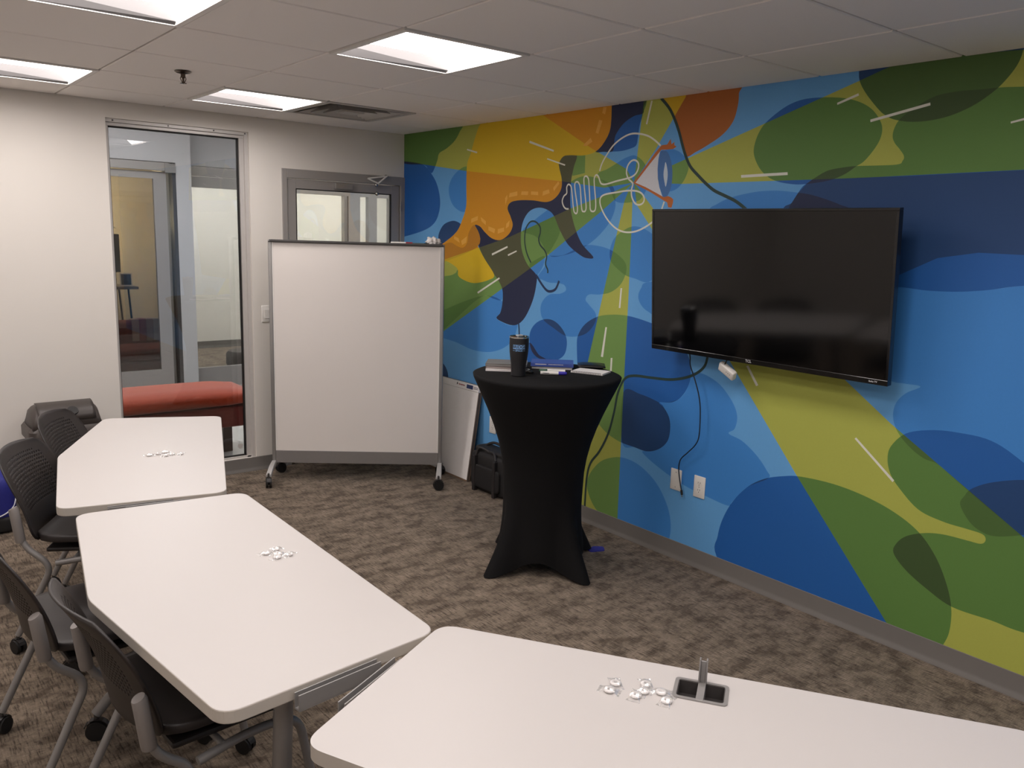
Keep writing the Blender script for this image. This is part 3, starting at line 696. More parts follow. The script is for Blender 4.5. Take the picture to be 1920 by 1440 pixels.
# lounge furniture
so = thing('sofa', 'dim red sofa seen through the sliding glass door', 'sofa')
rbox('base', (-2.3, 3.5, 0.05), (-0.68, 4.15, 0.30), 0.03, REDB, so); rbox('seat_cushion', (-2.28, 3.48, 0.30), (-0.70, 4.0, 0.44), 0.04, REDB, so)
rbox('backrest', (-2.3, 4.0, 0.30), (-0.68, 4.22, 0.68), 0.05, REDB, so)
bl = thing('throw_blanket', 'striped red and white blanket over the sofa back', 'blanket')
for k, c in enumerate(((170, 150, 140), (130, 50, 40), (150, 130, 120), (175, 170, 160))):
    m = mat('blanket_stripe_%d' % k, c, 0.9, var=0.1, scale=40)
    x0 = -1.02 + k * 0.075
    tube_pts = [(0, 3.985, 0.46), (0, 3.975, 0.60), (0, 3.985, 0.70), (0, 4.11, 0.70)]
    bm = bmesh.new(); rows = []
    for p in tube_pts:
        rows.append([bm.verts.new((x0, p[1], p[2])), bm.verts.new((x0 + 0.074, p[1] + (0.01 if k % 2 else 0), p[2]))])
    for a, b in zip(rows, rows[1:]): bm.faces.new((a[0], a[1], b[1], b[0]))
    o = obj('stripe', bm, m, bl); sm_ = o.modifiers.new('t', 'SOLIDIFY'); sm_.thickness = 0.008
dk = thing('desk', 'slim dark desk against the lounge wall behind the sofa', 'desk')
box('desktop', (-2.0, 5.0, 0.955), (-0.66, 5.6, 0.985), mat('desk_wood', (92, 82, 76), 0.5), dk, bevel=0.003)
for x in (-1.9, -0.76):
    for y in (5.08, 5.52): tube('leg', [(x, y, 0.956), (x + (0.06 if x > -1 else -0.06), y, 0.0)], 0.012, GASKET, dk, 8)
tube('brace', [(-1.05, 5.3, 0.95), (-0.90, 5.3, 0.02)], 0.010, GASKET, dk, 8); tube('brace', [(-1.05, 5.3, 0.95), (-1.2, 5.3, 0.02)], 0.010, GASKET, dk, 8)
mo = thing('computer_monitor', 'black computer monitor on the lounge desk', 'monitor', (-0.94, 5.25, 0.985), math.radians(18))
rbox('screen', (-0.32, -0.02, 0.16), (0.16, 0.03, 0.62), 0.008, GASKET, mo); box('stand', (-0.10, 0.03, 0.0), (-0.02, 0.06, 0.4), BLACKPL, mo); rbox('foot', (-0.18, -0.06, 0), (0.06, 0.12, 0.015), 0.004, BLACKPL, mo)
pf = thing('picture_frame', 'small leaning picture frame on the lounge desk', 'picture frame', (-0.76, 5.15, 0.985), math.radians(-10))
bm = bmesh.new(); bx(bm, (-0.07, 0, 0), (0.07, 0.015, 0.16), Matrix.Rotation(math.radians(-14), 3, 'X'), (0, 0, 0)); obj('frame', bm, mat('pale_frame', (190, 184, 176), 0.5), pf)
bm = bmesh.new(); bx(bm, (-0.055, -0.003, 0.016), (0.055, 0.0, 0.144), Matrix.Rotation(math.radians(-14), 3, 'X'), (0, 0, 0)); obj('picture', bm, GASKET, pf)
pb = thing('pen_pot', 'dark pot of pens beside the lounge picture frame', 'pot', (-0.92, 5.1, 0.985))
lathe('pot', [(0, 0), (0.035, 0), (0.04, 0.10), (0.036, 0.10), (0.032, 0.01), (0, 0.01)], BLACKPL, pb, 14)
for k in range(4): tube('pen', [(0.01 * math.cos(k * 1.7), 0.01 * math.sin(k * 1.7), 0.012), (0.035 * math.cos(k * 1.7), 0.035 * math.sin(k * 1.7), 0.15)], 0.004, GASKET, pb, 6)
pt = thing('potted_plant', 'leafy plant at the left of the lounge doorway', 'plant', (-0.80, 5.80, 0.0))
lathe('pot', [(0, 0), (0.07, 0), (0.09, 0.16), (0.08, 0.16), (0.065, 0.02), (0, 0.02)], WHITEPL, pt, 18)
LEAF = mat('leaf_green', (70, 92, 40), 0.5, var=0.15)
tube('stem', catmull([(0, 0, 0.02), (0.02, 0, 0.7), (0.0, 0.02, 1.5), (0.02, 0, 1.9)], 4), 0.007, LEAF, pt, 6)
for k in range(14):
    a = k * 2.4; z = 1.38 + 0.036 * k; L = 0.16 - 0.003 * k; bm = bmesh.new(); rows = []
    for t, w in ((0, 0.004), (0.35, 0.017), (0.7, 0.014), (1.0, 0.001)):
        d = L * t; p = Vector((math.cos(a) * d, math.sin(a) * d, z + 0.10 * t - 0.10 * t * t)); n = Vector((-math.sin(a), math.cos(a), 0)) * w
        rows.append((bm.verts.new(p + n), bm.verts.new(p - n)))
    for r0, r1 in zip(rows, rows[1:]): bm.faces.new((r0[0], r0[1], r1[1], r1[0]))
    o = obj('leaf', bm, LEAF, pt); s_ = o.modifiers.new('t', 'SOLIDIFY'); s_.thickness = 0.002
lp = thing('floor_lamp', 'warm floor lamp hidden beside the lounge plant', 'lamp', (-1.12, 6.02, 0))
lathe('base', [(0, 0), (0.14, 0), (0.14, 0.02), (0.02, 0.03), (0, 0.03)], DARKSTEEL, lp, 24); tube('pole', [(0, 0, 0.02), (0, 0, 1.75)], 0.012, DARKSTEEL, lp, 8)
lathe('lamp_shade', [(0.14, 1.7), (0.10, 1.98)], emit('lamp_shade_glow', (1.0, 0.80, 0.46), 34.0), lp, 24)
po = thing('pouf', 'round dark pouf on the office carpet across the hall', 'pouf', (0.42, 4.45, 0))
lathe('pouf_body', [(0, 0), (0.2, 0), (0.23, 0.05), (0.23, 0.17), (0.2, 0.21), (0, 0.22)], mat('pouf_fabric', (84, 78, 76), 0.9), po, 24)

# ---- wall plates
def wall_plate(name, label, cat, loc, rz, kind):
    t = thing(name, label, cat, loc, rz)     # local: plate in x/z plane facing -y
    w, h = (0.037, 0.0595)
    rbox('plate', (-w, -0.006, -h), (w, 0.0, h), 0.003, WHITEPL, t, 2)
    if kind == 'switch': box('rocker', (-0.017, -0.010, -0.033), (0.017, -0.006, 0.033), WHITEPL, t, bevel=0.002)
    elif kind == 'outlet':
        for z in (0.0195, -0.0195):
            f = prism_y('socket', rounded([(-0.017, z - 0.0145), (0.017, z - 0.0145), (0.017, z + 0.0145), (-0.017, z + 0.0145)], 0.011, 5), -0.0075, -0.006, WHITEPL, t)
            boxes('slot', [((-0.0075, -0.0079, z - 0.001), (-0.0055, -0.0074, z + 0.008)), ((0.0055, -0.0079, z - 0.001), (0.0075, -0.0074, z + 0.008)), ((-0.002, -0.0079, z - 0.010), (0.002, -0.0074, z - 0.006))], GASKET, f)
        bm = bmesh.new(); disc_between(bm, (0, -0.0068, 0), (0, -0.006, 0), 0.003, 10); obj('screw', bm, STEEL, t)
    else:
        for z in (-0.042, 0.042):
            bm = bmesh.new(); disc_between(bm, (0, -0.0068, z), (0, -0.006, z), 0.003, 10); obj('screw', bm, STEEL, t)
    return t
def prism_y(name, poly, y0, y1, m, parent):
    bm = bmesh.new(); a = [bm.verts.new((p[0], y0, p[1])) for p in poly]; b = [bm.verts.new((p[0], y1, p[1])) for p in poly]; n = len(a)
    for k in range(n): bm.faces.new((a[k], a[(k + 1) % n], b[(k + 1) % n], b[k]))
    bm.faces.new(a); bm.faces.new(list(reversed(b))); return obj(name, bm, m, parent)
RX = -math.pi / 2
wall_plate('light_switch', 'white light switch on the wall left of the whiteboard', 'light switch', (-1.132, -0.0002, 1.135), 0, 'switch')
wall_plate('blank_plate', 'blank white wall plate behind the hanging cable', 'wall plate', (-0.002, -2.848, 0.448), RX, 'blank')
wall_plate('power_outlet', 'white double power outlet on the mural below the television', 'power outlet', (-0.002, -3.008, 0.447), RX, 'outlet')
wall_plate('power_outlet', 'white power outlet half hidden behind the black cocktail table', 'power outlet', (-0.002, -1.205, 0.425), RX, 'outlet')

# ------------------------------------------------------------------ training tables
TZ = 0.74; TH = 0.032
TOP_POLY = [(-0.68, 0.0), (0.68, 0.0), (0.742, -0.57), (0.0, -0.675), (-0.742, -0.57)]
def caster(parent, x, y, r=0.03, ang=0.0, name='caster'):
    # twin wheel caster, local to its parent: wheel touches z = 0
    c = bpy.data.objects  # noqa
    bm = bmesh.new(); ca, sa = math.cos(ang), math.sin(ang); ax = Vector((-sa, ca, 0))
    p = Vector((x, y, r))
    for s in (-1, 1): disc_between(bm, p + ax * (s * 0.005), p + ax * (s * 0.019), r, 18)
    disc_between(bm, p - ax * 0.006, p + ax * 0.006, r * 0.45, 10)
    w = obj(name, bm, RUBBER, parent); smooth_by_angle(w)
    bm = bmesh.new()
    for s in range(7):
        a0 = math.radians(20 + s * 20); a1 = math.radians(40 + s * 20); fx = Vector((ca, sa, 0))
        q = [p + (fx * math.cos(a) + Vector((0, 0, 1)) * math.sin(a)) * (r + 0.004) for a in (a0, a1)]
        bm.faces.new([bm.verts.new(q[0] + ax * 0.012), bm.verts.new(q[0] - ax * 0.012), bm.verts.new(q[1] - ax * 0.012), bm.verts.new(q[1] + ax * 0.012)])
    o = obj('hood', bm, BLACKPL, w); m = o.modifiers.new('t', 'SOLIDIFY'); m.thickness = 0.003
    tube('swivel_stem', [(x, y, r * 1.9), (x, y, r * 1.9 + 0.035)], 0.007, DARKSTEEL, w, 8)
    return w
def make_table(label, loc, rz, grommet=None):
    t = thing('training_table', label, 'table', loc, rz, 'white training tables in a curve')
    hole = None
    if grommet:
        gx, gy = grommet
        hole = rounded([(gx - 0.052, gy - 0.036), (gx + 0.052, gy - 0.036), (gx + 0.052, gy + 0.036), (gx - 0.052, gy + 0.036)], 0.008, 4)
    prism('tabletop', rounded(TOP_POLY, [0.055, 0.055, 0.055, 0.25, 0.055], 8), TZ - TH, TZ, [LAMIN, EDGE], t, bevel=0.003, hole=hole, side_mat=1)
    boxes('under_beam', [((-0.50, -0.34, TZ - TH - 0.045), (0.50, -0.30, TZ - TH - 0.001))], STEEL, t, bevel=0.003)
    for s in (-1, 1):
        x = s * 0.52
        lg = tube('leg', [(x, -0.34, TZ - TH - 0.002), (x + s * 0.015, -0.37, 0.14)], 0.024, STEEL, t, 14)
        tube('foot', fillet([(x + s * 0.02, -0.06, 0.09), (x + s * 0.02, -0.12, 0.155), (x + s * 0.015, -0.36, 0.17), (x + s * 0.02, -0.52, 0.155), (x + s * 0.02, -0.58, 0.09)], 0.10, 6), 0.018, STEEL, lg, 10)
        caster(t, x + s * 0.02, -0.06, 0.034, 0.6 + s * 0.4); caster(t, x + s * 0.02, -0.58, 0.034, 1.2)
        boxes('tilt_bracket', [((x - 0.03, -0.40, TZ - TH - 0.06), (x + 0.03, -0.28, TZ - TH - 0.001))], DARKSTEEL, t, bevel=0.004)
        # linking rail on the end edge: two grey flanges with a slot
        e0, e1 = Vector((s * 0.690, -0.075, 0)), Vector((s * 0.748, -0.515, 0)); d = (e1 - e0).normalized(); n = Vector((d.y, -d.x, 0)) * (1 if s < 0 else -1)
        if n.x * s < 0: n = -n
        a, b = e0 + d * 0.115, e0 + d * 0.335
        bm = bmesh.new()
        def slab(off0, off1, z0, z1):
            q = [a + n * off0, b + n * off0, b + n * off1, a + n * off1]
            lo = [bm.verts.new((v.x, v.y, z0)) for v in q]; hi = [bm.verts.new((v.x, v.y, z1)) for v in q]
            bm.faces.new(lo); bm.faces.new(hi)
            for k in range(4): bm.faces.new((lo[k], lo[(k + 1) % 4], hi[(k + 1) % 4], hi[k]))
        slab(0.001, 0.004, TZ - 0.042, TZ - 0.006); slab(0.018, 0.021, TZ - 0.042, TZ - 0.006); slab(0.001, 0.021, TZ - 0.045, TZ - 0.041)
        obj('linking_rail', bm, STEEL, t)
    if grommet:
        gx, gy = grommet
        g = prism('cable_tray', rounded([(gx - 0.060, gy - 0.044), (gx + 0.060, gy - 0.044), (gx + 0.060, gy + 0.044), (gx - 0.060, gy + 0.044)], 0.012, 5), TZ, TZ + 0.003, STEEL, t, hole=hole)
        bm = bmesh.new(); zb = TZ - 0.030
        bx(bm, (gx - 0.0515, gy - 0.0355, zb - 0.002), (gx + 0.0515, gy + 0.0355, zb))
        for (a, b, c, d) in ((-0.0519, -0.0355, -0.0500, 0.0355), (0.0500, -0.0355, 0.0519, 0.0355), (-0.0515, -0.0359, 0.0515, -0.034), (-0.0515, 0.034, 0.0515, 0.0359)):
            bx(bm, (gx + a, gy + b, zb), (gx + c, gy + d, TZ + 0.001))
        obj('tray_well', bm, mat('tray_dark', (62, 58, 57), 0.6), g)
        boxes('divider', [((gx - 0.0085, gy - 0.043, TZ - 0.029), (gx + 0.0085, gy + 0.043, TZ + 0.004))], STEEL, g, bevel=0.001)
        boxes('flip_lid', [((gx - 0.0095, gy + 0.030, TZ + 0.003), (gx - 0.006, gy + 0.0425, TZ + 0.062)), ((gx + 0.006, gy + 0.030, TZ + 0.003), (gx + 0.0095, gy + 0.0425, TZ + 0.062)), ((gx - 0.006, gy + 0.036, TZ + 0.003), (gx + 0.006, gy + 0.040, TZ + 0.056))], STEEL, g, bevel=0.001)
    return t
A1 = math.atan2(-1.259, -0.432); A2 = math.atan2(-1.331, -0.025); A3 = math.atan2(-1.107, 0.724)
make_table('white training table farthest away, nearest the tall window', (-2.170, -1.978, 0), A1)
make_table('white training table in the middle, with two chairs tucked in', (-2.352, -3.341, 0), A2)
d3 = Vector((math.cos(A3), math.sin(A3)))
c3 = Vector((-2.337, -3.994)) + d3 * 0.685
def local3(px, py):
    v = Vector((px, py)) - c3; return (v.dot(d3), v.dot(Vector((-d3.y, d3.x))))
make_table('white training table closest to the camera, with grey cable tray', (c3.x, c3.y, 0), A3, grommet=local3(-2.046, -4.606))

# wrapped mints
MINT = mat('white_mint', (236, 232, 230), 0.45)
WRAP = glass('clear_wrapper', (0.985, 0.985, 0.985), 0.0, 0.22, 0.10, (0.95, 0.95, 0.95, 1), 0.45)
def make_mint(seed):
    r = random.Random(seed); bm = bmesh.new()
    R, q = 0.0085, 0.0042
    rows = []
    for i in range(20):
        a = 2 * math.pi * i / 20
        rows.append([bm.verts.new(((R + q * math.cos(b)) * math.cos(a), (R + q * math.cos(b)) * math.sin(a), 0.0048 + q * math.sin(b) * 0.9)) for b in [2 * math.pi * k / 10 for k in range(10)]])
    for i in range(20):
        for k in range(10): bm.faces.new((rows[i][k], rows[(i + 1) % 20][k], rows[(i + 1) % 20][(k + 1) % 10], rows[i][(k + 1) % 10]))
    t = thing('wrapped_mint', 'x', 'candy')
    obj('mint', bm, MINT, t, smooth=True)
    bm = bmesh.new(); n, m_ = 9, 7; g = {}
    for i in range(n + 1):
        for j in range(m_ + 1):
            u, v = i / n * 2 - 1, j / m_ * 2 - 1
            x, y = u * 0.026, v * 0.016 * (0.65 + 0.35 * abs(u))
            z = 0.0104 * max(0, 1 - (x * x + y * y) / 0.00040) ** 0.8 + 0.0010 + r.random() * 0.0018 * (1 if abs(u) > 0.5 else 0.15)
            g[i, j] = bm.verts.new((x, y, z))
    for i in range(n):
        for j in range(m_): bm.faces.new((g[i, j], g[i + 1, j], g[i + 1, j + 1], g[i, j + 1]))
    obj('wrapper', bm, WRAP, t)
    return t
protos = [make_mint(s) for s in (1, 2, 3)]; used = [False] * 3
MINTS = [('on the closest white table, beside the grey cable tray', [(-2.213, -4.483), (-2.180, -4.471), (-2.127, -4.515), (-2.181, -4.533), (-2.154, -4.532), (-2.125, -4.558), (-2.142, -4.588)]),
         ('on the middle white table', [(-2.515, -3.297), (-2.479, -3.282), (-2.490, -3.322), (-2.462, -3.345), (-2.500, -3.345)]),
         ('on the farthest white table', [(-2.486, -1.952), (-2.445, -1.945), (-2.430, -1.990), (-2.400, -1.985), (-2.368, -1.998), (-2.415, -1.935)])]
k = 0
for where, pts in MINTS:
    for p in pts:
        i = k % 3; o = copy_tree(protos[i]) if used[i] else protos[i]; used[i] = True; k += 1
        o.location = (p[0], p[1], TZ + 0.0003); o.rotation_euler = (0, 0, RND.uniform(0, 6.28)); 
        tag(o, 'round white mint in clear wrapper ' + where, 'candy', 'mints ' + where)

# ------------------------------------------------------------------ chairs
def make_chair():
    t = thing('nesting_chair', 'x', 'chair')
    nu, nv = 30, 24; bm = bmesh.new()
    def P(s, v):
        w = 0.238
        if v > 0.62: w -= 0.085 * (1 - math.sqrt(max(0, 1 - ((v - 0.62) / 0.385) ** 2)))
        if v < 0.22: w -= 0.07 * (1 - math.sqrt(max(0, 1 - ((0.22 - v) / 0.225) ** 2)))
        y = -0.238 - 0.032 * v - 0.100 * v * v + 0.040 * s * s
        z = 0.455 + 0.355 * v - 0.012 * s * s * v
        return Vector((s * w, y, z))
    V = {}
    def vert(s, v):
        key = (round(s, 5), round(v, 5))
        if key not in V: V[key] = bm.verts.new(P(s, v))
        return V[key]
    for i in range(nu):
        for j in range(nv):
            s0, s1, v0, v1 = i / nu * 2 - 1, (i + 1) / nu * 2 - 1, j / nv, (j + 1) / nv
            c = [(s0, v0), (s1, v0), (s1, v1), (s0, v1)]
            sm, vm = (s0 + s1) / 2, (v0 + v1) / 2
            if abs(sm) < 0.74 and 0.30 < vm < 0.88 and (abs(sm) / 0.76) ** 4 + (abs(vm - 0.59) / 0.31) ** 4 < 1:
                f = 0.52; ds = (s1 - s0) / 2 * f; dv = (v1 - v0) / 2 * f
                off = 0.0
                h = [(sm - ds + off, vm - dv), (sm + ds + off, vm - dv), (sm + ds + off, vm + dv), (sm - ds + off, vm + dv)]
                for k in range(4): bm.faces.new([vert(*c[k]), vert(*c[(k + 1) % 4]), vert(*h[(k + 1) % 4]), vert(*h[k])])
            else: bm.faces.new([vert(*q) for q in c])
    o = obj('backrest', bm, CHAIRPL, t, smooth=True)
    m = o.modifiers.new('t', 'SOLIDIFY'); m.thickness = 0.007; m.offset = 0
    # seat
    bm = bmesh.new(); n, q = 16, 14; g = {}
    for i in range(n + 1):
        for j in range(q + 1):
            s, v = i / n * 2 - 1, j / q
            w = 0.228
            if v > 0.75: w -= 0.07 * (1 - math.sqrt(max(0, 1 - ((v - 0.75) / 0.252) ** 2)))
            if v < 0.25: w -= 0.08 * (1 - math.sqrt(max(0, 1 - ((0.25 - v) / 0.252) ** 2)))
            z = 0.455 - 0.012 * (1 - s * s) * math.sin(math.pi * min(1, v * 1.1)) - 0.03 * max(0, v - 0.75) ** 2 * 16
            g[i, j] = bm.verts.new((s * w, -0.215 + 0.455 * v, z))
    for i in range(n):
        for j in range(q): bm.faces.new((g[i, j], g[i + 1, j], g[i + 1, j + 1], g[i, j + 1]))
    o = obj('seat', bm, CHAIRPL, t, smooth=True); m = o.modifiers.new('t', 'SOLIDIFY'); m.thickness = 0.028; m.offset = -1 if False else 1
    m2 = o.modifiers.new('b', 'BEVEL'); m2.width = 0.006; m2.segments = 2; m2.limit_method = 'ANGLE'
    boxes('seat_pan', [((-0.20, -0.17, 0.405), (0.20, 0.17, 0.425))], BLACKPL, t, bevel=0.008)
    for s in (-1, 1):
        x = s * 0.247
        up = fillet([(x, -0.258, 0.605), (x, -0.238, 0.455), (x, -0.13, 0.365), (x + s * 0.008, -0.275, 0.075)], 0.055, 7)
        tube('rear_leg', up, 0.0125, STEEL, t, 12)
        sl = tube('back_sleeve', [(x, -0.262, 0.612), (x, -0.259, 0.606), (x, -0.243, 0.480), (x, -0.242, 0.470)], [0.017, 0.019, 0.0195, 0.018], SLEEVE, t, 14)
        tube('front_leg', fillet([(x - s * 0.012, -0.12, 0.372), (x - s * 0.02, 0.02, 0.392), (x - s * 0.02, 0.17, 0.385), (x - s * 0.005, 0.225, 0.075)], 0.06, 6), 0.0125, STEEL, t, 12)
        caster(t, x + s * 0.008, -0.278, 0.028, 0.9 * s); caster(t, x - s * 0.005, 0.226, 0.028, 0.5)
    for y, z in ((-0.05, 0.388), (0.14, 0.388)): tube('stretcher', [(-0.232, y, z), (0.232, y, z)], 0.010, STEEL, t, 10)
    return t
ch = make_chair()
CHAIRS = [((-2.755, -3.415), 4, 'black chair nearest the camera, tucked under the middle table'),
          ((-2.875, -2.80), 4, 'black chair cut off at the left edge, at the middle table'),
          ((-2.666, -1.901), -30, 'black chair at the near corner of the farthest table, seat showing'),
          ((-2.432, -1.327), -30, 'black chair at the farthest table, just in front of the trash can')]
for i, (c, a, lab) in enumerate(CHAIRS):
    o = ch if i == 0 else copy_tree(ch)
    o.location = (c[0], c[1], 0); o.rotation_euler = (0, 0, math.radians(a - 90))
    tag(o, lab, 'chair', 'black nesting chairs')

# ------------------------------------------------------------------ mobile whiteboard
def make_whiteboard():
    L, R = Vector((-1.228, -0.287)), Vector((-0.280, -0.980)); mid = (L + R) / 2; w = (R - L).length / 2
    t = thing('mobile_whiteboard', 'large blank mobile whiteboard on casters in the corner', 'whiteboard', (mid.x, mid.y, 0), math.atan2(R.y - L.y, R.x - L.x))
    box('board', (-w + 0.022, -0.010, 0.215), (w - 0.022, 0.010, 1.645), WBOARD, t)
    for s in (-1, 1):
        rbox('side_post', (min(s * w, s * (w - 0.026)), -0.017, 0.118), (max(s * w, s * (w - 0.026)), 0.017, 1.660), 0.006, ALU, t)
        box('side_trim', (min(s * (w - 0.026), s * (w - 0.032)), -0.013, 0.215), (max(s * (w - 0.026), s * (w - 0.032)), 0.013, 1.645), WHITEPL, t)
    box('bottom_rail', (-w + 0.026, -0.014, 0.128), (w - 0.026, 0.014, 0.216), mat('whiteboard_rail', (134, 130, 128), 0.45, metal=0.25), t, bevel=0.002)
    boxes('top_tray', [((-w + 0.004, -0.020, 1.644), (w - 0.004, 0.020, 1.652)), ((-w + 0.012, -0.030, 1.652), (w - 0.010, -0.026, 1.662)), ((-w + 0.012, 0.026, 1.652), (w - 0.010, 0.030, 1.662)), ((-w + 0.012, -0.030, 1.650), (w - 0.010, 0.030, 1.653))], DARKSTEEL, t, bevel=0.001)
    for s in (-1, 1):
        for q in (-1, 1):
            x = s * (w - 0.013)
            pts = catmull([(x, q * 0.015, 0.135), (x, q * 0.10, 0.118), (x, q * 0.185, 0.082)], 5)
            bm = bmesh.new(); rows = []
            for i, p in enumerate(pts):
                tt = i / (len(pts) - 1); hw = 0.017 + 0.004 * tt
                rows.append([bm.verts.new((p.x - hw, p.y, p.z - 0.008)), bm.verts.new((p.x + hw, p.y, p.z - 0.008)), bm.verts.new((p.x + hw * 0.8, p.y, p.z + 0.010)), bm.verts.new((p.x - hw * 0.8, p.y, p.z + 0.010))])
            for a, b in zip(rows, rows[1:]):
                for k2 in range(4): bm.faces.new((a[k2], a[(k2 + 1) % 4], b[(k2 + 1) % 4], b[k2]))
            bm.faces.new(rows[0]); bm.faces.new(rows[-1])
            obj('foot', bm, mat('silver_foot', (190, 188, 186), 0.35, metal=0.4), t, bevel=0.003)
            caster(t, x, q * 0.185, 0.034, 0.5 + 0.8 * s + q)
    return t, w
wb, wbw = make_whiteboard()
def on_board(x, y, z): return wb.matrix_basis @ Vector((x, y, z))
bpy.context.view_layer.update()
mk = thing('dry_erase_marker', 'white marker with red cap on top of the whiteboard', 'marker', on_board(0.285, 0.005, 1.654), wb.rotation_euler.z)
tube('barrel', [(-0.06, 0, 0.0085), (0.04, 0, 0.0085)], 0.008, WHITEPL, mk, 12); tube('cap', [(0.04, 0, 0.0085), (0.085, 0, 0.0085)], 0.0085, mat('red_cap', (150, 44, 60), 0.4), mk, 12)
mk2 = thing('dry_erase_marker', 'dark marker lying in the whiteboard top tray', 'marker', on_board(0.42, -0.012, 1.654), wb.rotation_euler.z)
tube('barrel', [(-0.05, 0, 0.007), (0.03, 0, 0.007)], 0.006, mat('teal_marker', (80, 104, 110), 0.4), mk2, 10); tube('cap', [(0.03, 0, 0.007), (0.06, 0, 0.007)], 0.0065, GASKET, mk2, 10)
bm = bmesh.new(); rr = random.Random(3); bmesh.ops.create_icosphere(bm, subdivisions=4, radius=1.0)
for v in bm.verts:
    n = v.co.normalized(); k = 0.8 + 0.16 * math.sin(9 * n.x + 3 * n.y) + 0.12 * math.sin(14 * n.y + 11 * n.z) + 0.08 * math.sin(23 * n.x * n.y + 7)
    v.co = Vector((n.x * k * 0.056, n.y * k * 0.028, max(0, n.z * k * 0.034 + 0.014)))
cl_ = obj('cleaning_cloth', bm, mat('white_cloth', (226, 222, 220), 0.95, var=0.05), None, smooth=True)
cl_.location = on_board(0.505, 0, 1.6625); cl_.rotation_euler = (0, 0, wb.rotation_euler.z)
tag(cl_, 'crumpled white cloth on the whiteboard top right corner', 'cloth')

# ------------------------------------------------------------------ cocktail table in stretch cover
CTX, CTY, CTZ = -0.655, -2.485, 1.032
ct = thing('cocktail_table', 'tall round cocktail table in a black stretch cover', 'table', (CTX, CTY, 0))
def cover():
    bm = bmesh.new(); seg = 96; rows = []
    prof = [(1.0, 0.385), (0.985, 0.382), (0.955, 0.368), (0.90, 0.342), (0.82, 0.305), (0.74, 0.272), (0.66, 0.245), (0.58, 0.226), (0.50, 0.215), (0.42, 0.212), (0.34, 0.216), (0.27, 0.226), (0.20, 0.243), (0.14, 0.262), (0.09, 0.281), (0.05, 0.297), (0.0, 0.315)]
    for h, r in prof:
        row = []
        for k in range(seg):
            a = 2 * math.pi * k / seg
            c = abs(math.cos(2 * a)) ** 3.0 if math.cos(2 * a) > -2 else 0
            lobe = max(0.0, math.cos(4 * a)); lobe = lobe ** 2.2
            low = max(0.0, 1 - h / 0.42)
            rr_ = r + low ** 1.6 * (0.062 * lobe - 0.085 * (1 - lobe))
            hem = 0.085 * (0.5 - 0.5 * math.cos(4 * a)) ** 0.7
            z = h * CTZ if h > 0.42 else (hem + (0.42 * CTZ - hem) * (h / 0.42))
            z = max(z, 0.002)
            row.append(bm.verts.new((rr_ * math.cos(a), rr_ * math.sin(a), z)))
        rows.append(row)
    for a, b in zip(rows, rows[1:]):
        for k in range(seg): bm.faces.new((a[k], a[(k + 1) % seg], b[(k + 1) % seg], b[k]))
    inner = [bm.verts.new((v.co.x * 0.965, v.co.y * 0.965, CTZ + 0.006)) for v in rows[0]]
    for k in range(seg): bm.faces.new((inner[k], inner[(k + 1) % seg], rows[0][(k + 1) % seg], rows[0][k]))
    bm.faces.new(inner)
    return obj('stretch_cover', bm, SPANDEX, ct, smooth=True)
cover()
for a in range(4):
    lathe('foot_cup', [(0, 0), (0.022, 0), (0.022, 0.012), (0.010, 0.03), (0, 0.03)], SPANDEX, ct, 16, (0.335 * math.cos(a * math.pi / 2), 0.335 * math.sin(a * math.pi / 2)))
lathe('pole', [(0, 0.05), (0.03, 0.05), (0.03, CTZ - 0.03), (0, CTZ - 0.03)], DARKSTEEL, ct, 16)
lathe('tabletop', [(0, CTZ - 0.022), (0.37, CTZ - 0.022), (0.374, CTZ - 0.012), (0.37, CTZ - 0.003), (0, CTZ - 0.003)], DARKSTEEL, ct, 48)
bt = prism('blue_cloth_scrap', rounded([(-0.33, -2.545), (-0.25, -2.575), (-0.215, -2.530), (-0.26, -2.495), (-0.32, -2.505)], 0.015, 3), 0.0005, 0.006, mat('blue_cloth', (50, 52, 150), 0.8), None)
tag(bt, 'scrap of blue cloth on the carpet by the cocktail table foot', 'cloth')
TT = CTZ + 0.0065
# things on the cocktail table
def slabbook(name, label, cat, loc, rz, w, d, h, cover, pages=PAPER, parts=True, group=None):
    t = thing(name, label, cat, loc, rz, group)
    box('pages', (-w/2 + 0.002, -d/2 + 0.002, 0.0012), (w/2 - 0.003, d/2 - 0.002, h - 0.0012), pages, t)
    box('cover', (-w/2, -d/2, h - 0.0012), (w/2, d/2, h), cover, t); box('cover', (-w/2, -d/2, 0), (w/2, d/2, 0.0012), cover, t)
    box('spine', (-w/2 - 0.001, -d/2, 0), (-w/2 + 0.0015, d/2, h), cover, t)
    return t
GREYC = mat('grey_cover', (118, 118, 118), 0.5); BLUEC = mat('blue_cover', (64, 84, 158), 0.4, var=0.15, scale=25)
r1 = math.radians(-43)
px = (-0.735, -2.270)
b1 = slabbook('magazine', 'thin white booklet at the bottom of the left pile', 'magazine', (-0.770, -2.285, TT), r1 + 0.04, 0.205, 0.15, 0.009, PAPER, group='left pile on the cocktail table')
b2 = slabbook('magazine', 'dark striped magazine in the middle of the left pile', 'magazine', (-0.760, -2.275, TT + 0.0092), r1 - 0.03, 0.20, 0.15, 0.013, mat('dark_stripe', (96, 84, 80), 0.5, var=0.4, scale=60), mat('paper_dim', (150, 140, 136), 0.8))
b3 = slabbook('notebook', 'grey covered notebook on top of the left pile', 'notebook', (-0.745, -2.262, TT + 0.0224), r1 + 0.01, 0.215, 0.16, 0.012, GREYC, mat('paper_grey', (140, 136, 132), 0.8))
b4 = slabbook('paperback', 'white paperback under the blue workbook on the cocktail table', 'book', (-0.502, -2.355, TT), r1 - 0.02, 0.215, 0.135, 0.013, PAPER)
